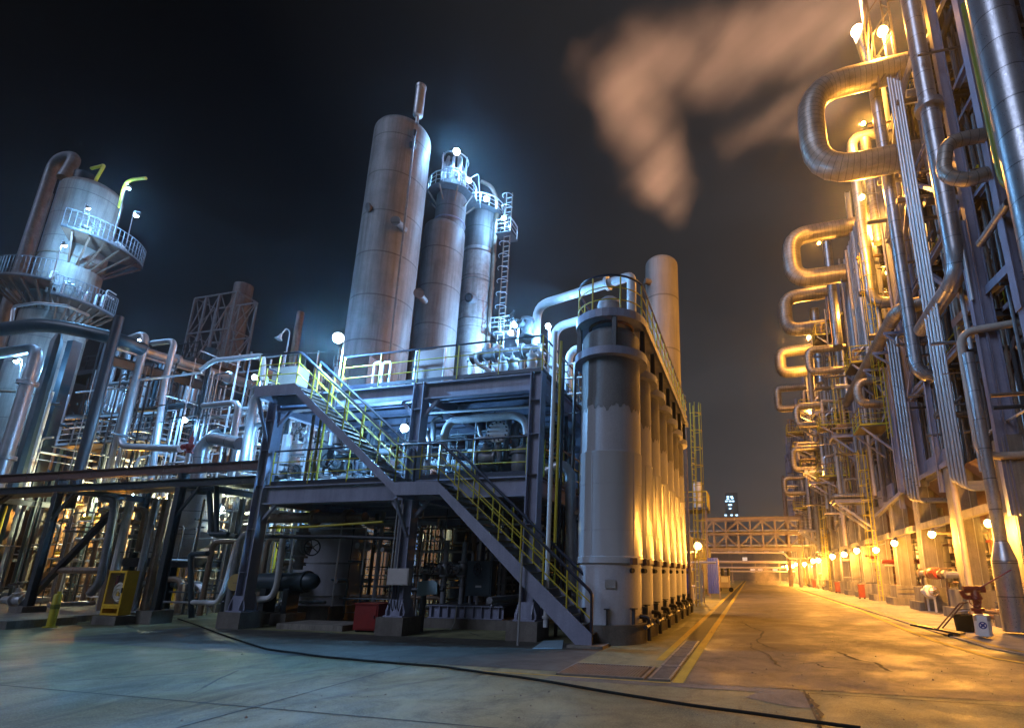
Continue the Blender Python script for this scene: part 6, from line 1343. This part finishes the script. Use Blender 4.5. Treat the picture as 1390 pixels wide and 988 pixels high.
# ================================================================ steam
def steam(name, segs, dens, label, nscale=.12, stretch=(1, 1, 1), rot=0., lo=.38, hi=.66, aniso=.2, base=.12, off=0., col=(.88, .78, .77)):
    """one closed box whose even air holds a plume: density falls off round a path of tapering segments"""
    m = bpy.data.materials.new(name+'_vapour'); m.use_nodes = True; nt = m.node_tree; n = N(nt); nt.nodes.clear()
    out = n.new('ShaderNodeOutputMaterial'); vol = n.new('ShaderNodeVolumePrincipled'); n.link(vol.outputs[0], out.inputs['Volume'])
    pos = n.pos()
    wn = n.new('ShaderNodeTexNoise'); wn.inputs['Scale'].default_value = nscale*1.4; wn.inputs['Detail'].default_value = 3; n.link(pos, wn.inputs['Vector'])
    def vm(op, a, b=None):
        k = n.new('ShaderNodeVectorMath', operation=op)
        for i, x in enumerate((a, b)):
            if x is None: continue
            if isinstance(x, (tuple, V)): k.inputs[i].default_value = tuple(x)
            else: n.link(x, k.inputs[i])
        return k
    R0 = max(s[1] for s in segs)
    w = vm('SUBTRACT', wn.outputs['Color'], (.5, .5, .5)); ws = n.new('ShaderNodeVectorMath', operation='SCALE'); n.link(w.outputs[0], ws.inputs[0]); ws.inputs['Scale'].default_value = R0*.8
    wp = vm('ADD', pos, ws.outputs[0]).outputs[0]
    tot = None
    for (a, ra, c, rc, wt) in segs:
        a, c = V(a), V(c); ab = c-a
        ap = vm('SUBTRACT', wp, a).outputs[0]
        t = n.math('DIVIDE', vm('DOT_PRODUCT', ap, ab).outputs['Value'], ab.length_squared); t = n.math('MAXIMUM', n.math('MINIMUM', t, 1.), 0.)
        sc_ = n.new('ShaderNodeVectorMath', operation='SCALE'); sc_.inputs[0].default_value = ab; n.link(t, sc_.inputs['Scale'])
        d = vm('LENGTH', vm('SUBTRACT', ap, sc_.outputs[0]).outputs[0]).outputs['Value']
        r = n.math('ADD', n.math('MULTIPLY', t, rc-ra), ra)
        f = n.math('SUBTRACT', 1., n.math('DIVIDE', d, r), clamp=True); f = n.math('MULTIPLY', n.math('MULTIPLY', n.math('MULTIPLY', f, f), n.math('SUBTRACT', 3., n.math('MULTIPLY', f, 2.))), wt)
        tot = f if tot is None else n.math('MAXIMUM', tot, f)
    dx, dz = math.cos(rot), math.sin(rot); cb = n.new('ShaderNodeCombineXYZ')
    n.link(n.math('ADD', n.math('MULTIPLY', vm('DOT_PRODUCT', pos, (dx, 0, dz)).outputs['Value'], stretch[0]), off), cb.inputs[0]); n.link(n.math('MULTIPLY', vm('DOT_PRODUCT', pos, (0, 1, 0)).outputs['Value'], stretch[1]), cb.inputs[1]); n.link(n.math('MULTIPLY', vm('DOT_PRODUCT', pos, (-dz, 0, dx)).outputs['Value'], stretch[2]), cb.inputs[2])
    nz = n.ramp(n.noise(cb.outputs[0], nscale*2.2, 3, .5, .2), lo, hi, base, 1)
    n.link(n.math('MULTIPLY', n.math('MULTIPLY', tot, nz), dens), vol.inputs['Density'])
    vol.inputs['Color'].default_value = (*col, 1); vol.inputs['Anisotropy'].default_value = aniso
    P_ = [V(s[0]) for s in segs]+[V(s[2]) for s in segs]; R = R0*1.75
    lo_, hi_ = [min(p[i] for p in P_)-R for i in range(3)], [max(p[i] for p in P_)+R for i in range(3)]
    b = MB().box(lo_[0], lo_[1], max(lo_[2], .15), hi_[0], hi_[1], hi_[2]); o = b.build(name, m); o['kind'] = 'stuff'; o['label'] = label
    return o
YS = 46.
def chain(pts, Y, wts=None):
    q = [(P(x, y, Y=Y), r*pxm(P(x, y, Y=Y))) for x, y, r in pts]
    return [(q[i][0], q[i][1], q[i+1][0], q[i+1][1], (wts[i] if wts else 1.)) for i in range(len(q)-1)]
steam('steam_plume', chain([(906, 285, 34), (893, 235, 62), (872, 175, 70), (842, 118, 64)], YS, [.7, .8, .8])+chain([(812, 106, 52), (880, 88, 70), (990, 80, 76), (1090, 42, 68), (1230, -20, 66)], YS, [.8, .9, 1, 1])+chain([(985, 192, 28), (1050, 168, 38), (1130, 132, 44)], YS, [.45, .6]), .075,
      'long pale steam plume drifting right from above the chimney', .13, (.11, .5, 1.5), math.radians(40), lo=.4, hi=.63, base=.16, off=3.7)
steam('ground_steam', [((2.9, 84, .2), 1.6, (1.6, 87, 1.6), 2.4, 1), ((2.9, 84, .2), 1.8, (4.8, 82, .3), 1.0, .8)], .7, 'low orange-lit steam drifting over the far end of the road', .5)
steam('ground_steam', [((5.15, 21.5, .12), .35, (4.9, 22.3, .3), .6, 1), ((5.1, 22, .15), .4, (5.1, 26, .3), .5, .5)], .8, 'thin wisp of steam over the gutter by the tilted trolley', 1.2)
# ================================================================ thin haze added round the whole site, giving the lamps halos
m = bpy.data.materials.new('night_haze'); m.use_nodes = True; nt = m.node_tree; nt.nodes.clear(); n = N(nt)
out = n.new('ShaderNodeOutputMaterial'); vol = n.new('ShaderNodeVolumePrincipled'); n.link(vol.outputs[0], out.inputs['Volume'])
vol.inputs['Density'].default_value = .00055; vol.inputs['Anisotropy'].default_value = .92; vol.inputs['Color'].default_value = (.9, .93, 1, 1)
o = MB().box(-1000, -250, -1, 1000, 1600, 85).build('haze', m); o['kind'] = 'stuff'
# ================================================================ fine pipework nobody could count
FT = 'fine pipe'
for a in ((-33, -15.6, 15.5, 21, .1, 4.3, 190, (.018, .05), .62, 41), (-31, -15.6, 16.5, 21, 4.8, 11, 230, (.018, .05), .5, 42), (-14.6, -9.7, 15, 21, Z1, Z2-.5, 80, (.015, .04), .5, 43), (-9.2, -5.8, 15, 21, Z1, Z2-.5, 60, (.015, .04), .5, 44), (-14.6, -5.4, 15.5, 21, .1, Z1-.5, 120, (.015, .045), .55, 45), (-9, -5, 15.5, 20.5, Z2, Z2+1.6, 50, (.015, .04), .5, 46),
          (8.9, 10.6, 19, 45, 6.5, 26, 220, (.025, .08), .62, 47), (7.4, 10.4, 36, 95, 6.5, 24, 240, (.03, .1), .55, 48), (9.1, 12, 19, 60, .1, 3.8, 130, (.02, .06), .6, 49), (8.9, 10.6, 13, 22, 6, 28, 70, (.02, .07), .6, 50), (-46, -31, 16, 22, .1, 10, 120, (.025, .08), .55, 51)):
    tangle(*a[:7], FT, FT, [GALV, GPIPE, GPIPE, DSTEEL, TEAL, WPIPE] if a[0] < 0 else [GPIPE, CLAD, BPIPE, BEIGE, DSTEEL, GPIPE], a[7], a[8], seed=a[9], vf=0, stuff=True)

# joined into one object
me = bpy.data.meshes.new('distant_pipework'); vs_, fs_, mi_, sm_ = [], [], [], []
for i, (k, mb) in enumerate(STUFF.items()):
    o = len(vs_); vs_ += [tuple(v) for v in mb.v]; fs_ += [tuple(j+o for j in f) for f in mb.f]; mi_ += [i]*len(mb.f); sm_ += mb.sm; me.materials.append(bpy.data.materials[k])
me.from_pydata(vs_, [], fs_); me.polygons.foreach_set('material_index', mi_); me.polygons.foreach_set('use_smooth', sm_); me.set_sharp_from_angle(angle=.7)
o = bpy.data.objects.new('distant_pipework', me); C.objects.link(o); o['kind'] = 'stuff'
# ================================================================ lamps of the middle
p = P(459, 459, Y=12.75); lamp(p, 0, 3000, .16, 'big dazzling white floodlight on a post at the head of the stair', (.35, -.6, -.6), [p+V((-.15, .3, .25)), (p.x-.2, 13.22, p.z+.1), (p.x-.2, 13.22, 6.0)])
p = P(549, 581, Y=13.9); lamp(p, 0, 600, .125, 'bright white lamp under the upper deck beside the middle column', (-.2, -.5, -.8), [p+V((.1, .4, .4)), p+V((.1, .5, 1))])
p = P(620, 206, Y=29.5); lamp(p, 0, 2000, .25, 'topmost white floodlight over the second tower', (.7, -.6, -.5), [p+V((0, .8, .2)), p+V((0, 1, -2))])
p = P(637, 245, Y=31.5); lamp(p, 0, 1200, .2, 'white lamp between the two highest floodlights of the towers', (.4, -.5, -.8), [p+V((.6, .3, .8)), p+V((1, .3, -2.5))])
p = P(660, 270, Y=33); lamp(p, 0, 2200, .22, 'white floodlight on the top of the peeling third tower', (0, -.5, -.9), [p+V((0, .5, .3)), p+V((0, .6, -1.6))])
# left side
p = P(250, 570, Y=16.8); lamp(p, 0, 520, .12, 'bright white lamp among the pipes just above the red valve', (-.1, -.6, -.8), [p+V((.2, .4, .3)), p+V((.3, .4, -2))])
p = P(366, 588, Y=14.4); lamp(p, 0, 500, .13, 'small white lamp left of the left column', (.3, -.3, -.9), [p+V((-.15, .2, .3)), p+V((-.4, .4, .2))])
p = P(190, 460, Y=19.4); lamp(p, 0, 900, .13, 'small white lamp behind the left gooseneck pipe', (.2, -.4, -.9), [p+V((-.2, .3, .3)), p+V((-.2, .3, -2))])
p = P(346, 512, Y=16.5); lamp(p, 0, 400, .11, 'tiny white lamp beside the stair head landing', (-.1, -.3, -.9), [p+V((0, .3, .2)), p+V((0, .3, -1.2))])
for px, py, w, r, Yl, aim, lab in ((185, 292, 500, .13, 18.2, (-.7, -.1, -.6), 'white lamp at the outer corner of the upper tower balcony'), (175, 256, 200, .08, 17.6, (-.6, -.2, -.7), 'tiny white lamp under the yellow davit of the fat tower'), (88, 333, 800, .1, 16.2, (-.4, .6, -.5), 'small white lamp on the wall between the tower balconies'), (120, 283, 700, .08, 16.2, (-.4, .6, -.5), 'small white lamp behind the upper balcony rail')):
    p = P(px, py, Y=Yl); lamp(p, 0, w, r, lab, aim, [p+V((.0, -.15, .2)), (p.x+.1, p.y-.15, zb1 if py < 300 else zb2)])
p = P(22, 490, Y=15.6); lamp(p, 0, 700, .1, 'small white lamp low in front of the fat tower', (0, .5, -.6), [p+V((0, .2, .2)), p+V((.1, .3, -1.5))])
for k, (px, py, Y, w) in enumerate(((8, 715, 20, 900), (62, 690, 20.5, 900), (118, 700, 20, 1000), (160, 690, 19.5, 900), (215, 700, 20.5, 250))):
    p = P(px, py, Y=Y); lamp(p, 1, w, .14, f'warm lamp deep in the pipe tangle under the rusty beam, {ORD[k]} from the left', (0, -.5, -.9), [p+V((0, .2, .3)), p+V((0, .2, 1.2))], group='warm lamps under the rusty beam')
# lamps inside the frame
for k, (px, py, Y, w) in enumerate(((382, 600, 19, 700), (470, 575, 20, 420), (620, 545, 20, 120))):
    p = P(px, py, Y=Y); lamp(p, 0, w, .12, f'white lamp deep between the frame decks, {ORD[k]} from the left', (0, -.3, -.9), [p+V((0, .2, .25)), p+V((0, .2, .8))], group='white lamps between the decks')
p = P(700, 440, Y=18.5); lamp(p, 0, 1200, .14, 'white lamp behind the tallest white pipe on the upper deck', (0, -.3, -.9), [p+V((0, .3, .3)), (p.x, p.y+.4, Z2)])
p = P(440, 700, Y=19.5); lamp(p, 0, 300, .1, 'cold lamp behind the pale vessel under the lower deck', (-.5, -.7, -.5), [p+V((0, .2, .3)), p+V((0, .2, .8))])
# right row: sodium lamps under the beam
for k, (px, py) in enumerate(((1342, 710), (1265, 725), (1214, 737), (1189, 746), (1163, 747), (1146, 752), (1130, 755), (1111, 760), (1104, 761), (1092, 765), (1076, 768))):
    p = P(px, py, X=7.75); lamp(p, 1, 1500 if k < 7 else 4200, .13+.02*min(k, 8), f'blazing orange lamp under the column beam, {ORD[k]} from the near end', (-.35, -.25, -.9), [p+V((.3, .1, .3)), p+V((.6, .1, .4))], 'sodium_lamp', 'orange lamps along the furnace row')
p = P(1198, 43, Y=24.5); tl = lamp(p, 1, 5000, .25, 'brightest orange lamp high on the furnace row above the largest loop', (-.4, .2, -.8), [p+V((.2, .3, .4)), p+V((.4, .6, -2))], 'sodium_lamp')
for k, (px, py, X, w) in enumerate(((1185, 243, 8.6, 4500), (1098, 458, 7.6, 3000), (1196, 300, 9.0, 2400), (1150, 420, 8.6, 1800), (1112, 330, 8.2, 2000), (1096, 500, 7.4, 1300), (1205, 370, 9.4, 1500), (1100, 560, 7.2, 1500), (1120, 640, 7.4, 1800))):
    p = P(px, py, X=X); lamp(p, 1, w, .14 if k > 1 else .2, f'orange lamp tucked among the furnace loops, {ORD[k]} of nine', (-.5, -.2, -.8), [p+V((.3, .1, .3)), p+V((.8, .1, .35))], 'sodium_lamp', 'orange lamps among the loops')
p = P(947, 741, Y=36); lamp(p, 1, 1500, .24, 'blazing orange lamp left of the road beyond the tanks', (.5, -.6, -.6), [p+V((-.2, .3, .3)), (p.x-.3, 36.4, 0)], 'sodium_lamp')
p = P(1066, 745, Y=95); lamp(p, 1, 900, .2, 'small orange lamp beyond the truss bridge', (-.3, -.5, -.8), [p+V((.2, .3, .3)), (p.x+.3, 95.4, 0)], 'sodium_lamp')

# spot added beside the top lamp to light the plume
L = bpy.data.lights.new('plume_spot', 'SPOT'); L.energy = 700000; L.spot_size = math.radians(78); L.spot_blend = .6; L.shadow_soft_size = .2; L.color = (1, .56, .3)
o = bpy.data.objects.new('plume_spot', L); C.objects.link(o); o.parent = tl; o.location = V((-1.7, -.4, .5)); o.rotation_euler = (P(985, 110, Y=YS)-(tl.location+o.location)).to_track_quat('-Z', 'Y').to_euler()
p = P(744, 443, Y=14.9); lamp(p, 0, 700, .09, 'small white lamp on a thin pole left of the nearest tank', (.3, -.3, -.9), [p+V((0, .1, .2)), p+V((0, .15, -2))])
p = P(694, 452, Y=32.4); lamp(p, 0, 3500, .2, 'white lamp on the lower side platform of the peeling tower', (-.7, -.5, -.2), [p+V((.2, .3, .2)), p+V((.2, .5, -.6))])
p = P(684, 296, Y=32.6); lamp(p, 0, 1500, .16, 'white lamp at the head of the side ladder of the peeling tower', (-.6, -.6, -.5), [p+V((.2, .3, .2)), p+V((.2, .5, -.6))])

p = P(1170, 268, X=7.2); lamp(p, 1, 4500, .15, 'orange lamp just below the lower leg of the largest loop', (-.5, -.3, -.6), [p+V((.3, .2, .3)), p+V((1, .2, .3))], 'sodium_lamp')
p = P(1172, 168, X=8.3); lamp(p, 1, 4000, .13, 'added orange lamp warming the inner faces of the largest loop', (-.8, -.1, -.3), [p+V((.3, .2, .2)), p+V((1, .2, .3))], 'sodium_lamp')  # added lamp that turns the loop's inner faces orange
p = P(1070, 772, X=5.9); lamp(p, 1, 1200, .16, 'added orange lamp that lights the drifting steam at the end of the road', (-.6, -.3, -.7), [p+V((.2, .2, .3)), (p.x+.4, p.y+.2, 0)], 'sodium_lamp')  # lamp added so the road-end steam shows bright

for k, (px, py, Y, w) in enumerate(((300, 690, 18.5, 1500), (180, 672, 18.8, 1200), (420, 690, 20.5, 700))):
    p = P(px, py, Y=Y); lamp(p, 0, w, .1, f'pale lamp shining from under the rusty beam to the yard, {ORD[k]} of three', (.15, -.8, -.5), [p+V((0, .2, .3)), p+V((0, .2, 1.2))], group='pale lamps under the beam', col=(.95, 1, .62))

for k, y in enumerate((100, 124, 140)): lamp((7.75, y, 3.4), 1, 4000, .28, f'added far orange lamp brightening the end of the road, {ORD[k]} beyond the truss bridge', (-.35, -.25, -.9), [(8.1, y+.1, 3.75), (8.5, y+.1, 3.85)], 'sodium_lamp', 'added far orange lamps')  # lamps added further down the row to brighten the far road
# ================================================================ night sky and dim skylight
w = bpy.data.worlds.new('World'); sc.world = w; w.use_nodes = True
n = N(w.node_tree); bg = w.node_tree.nodes['Background']
g = n.new('ShaderNodeTexCoord').outputs['Generated']; sx, sy, sz = n.sep(g)
hz = n.ramp(sz, .0, .75, 1, 0); hz = n.math('POWER', hz, 1.6)
side = n.ramp(sx, -.6, .2, 0, 1)
cl = n.ramp(n.noise(n.mapping(g, (1, 1, 2.2)), 2.2, 5, .6, .5), .35, .7, .75, 1.2)
lum = n.math('MULTIPLY', n.math('ADD', n.math('MULTIPLY', n.math('MULTIPLY', hz, n.math('ADD', n.math('MULTIPLY', side, .75), .25)), .062), n.math('MULTIPLY', side, .03)), cl)
lum = n.math('ADD', lum, .0012)
tint = n.mix(hz, (.98, .97, 1.06), (1.0, .99, 1.06))
col = n.mix(1., tint, lum, 'MULTIPLY'); n.link(col, bg.inputs['Color']); bg.inputs['Strength'].default_value = 1.
# diffuse glow of the plant and town behind the photographer, low and cool
S = bpy.data.lights.new('night_glow', 'SUN'); S.energy = 1.0; S.angle = math.radians(24); S.color = (.6, .7, 1)
so = bpy.data.objects.new('night_glow', S); C.objects.link(so)
so.rotation_euler = V((.42, .72, -.62)).to_track_quat('-Z', 'Y').to_euler()
vs = sc.view_settings; vs.view_transform = 'Standard'; vs.look = 'None'; vs.exposure = 0; vs.gamma = 1; vs.use_curve_mapping = False
cy = sc.cycles; cy.use_denoising = True
try: cy.denoiser = 'OPENIMAGEDENOISE'
except Exception: pass
cy.use_light_tree = True; cy.max_bounces = 6; cy.diffuse_bounces = 2; cy.glossy_bounces = 3; cy.sample_clamp_indirect = 4; cy.caustics_reflective = False; cy.caustics_refractive = False; cy.volume_bounces = 0
sc.render.film_transparent = False
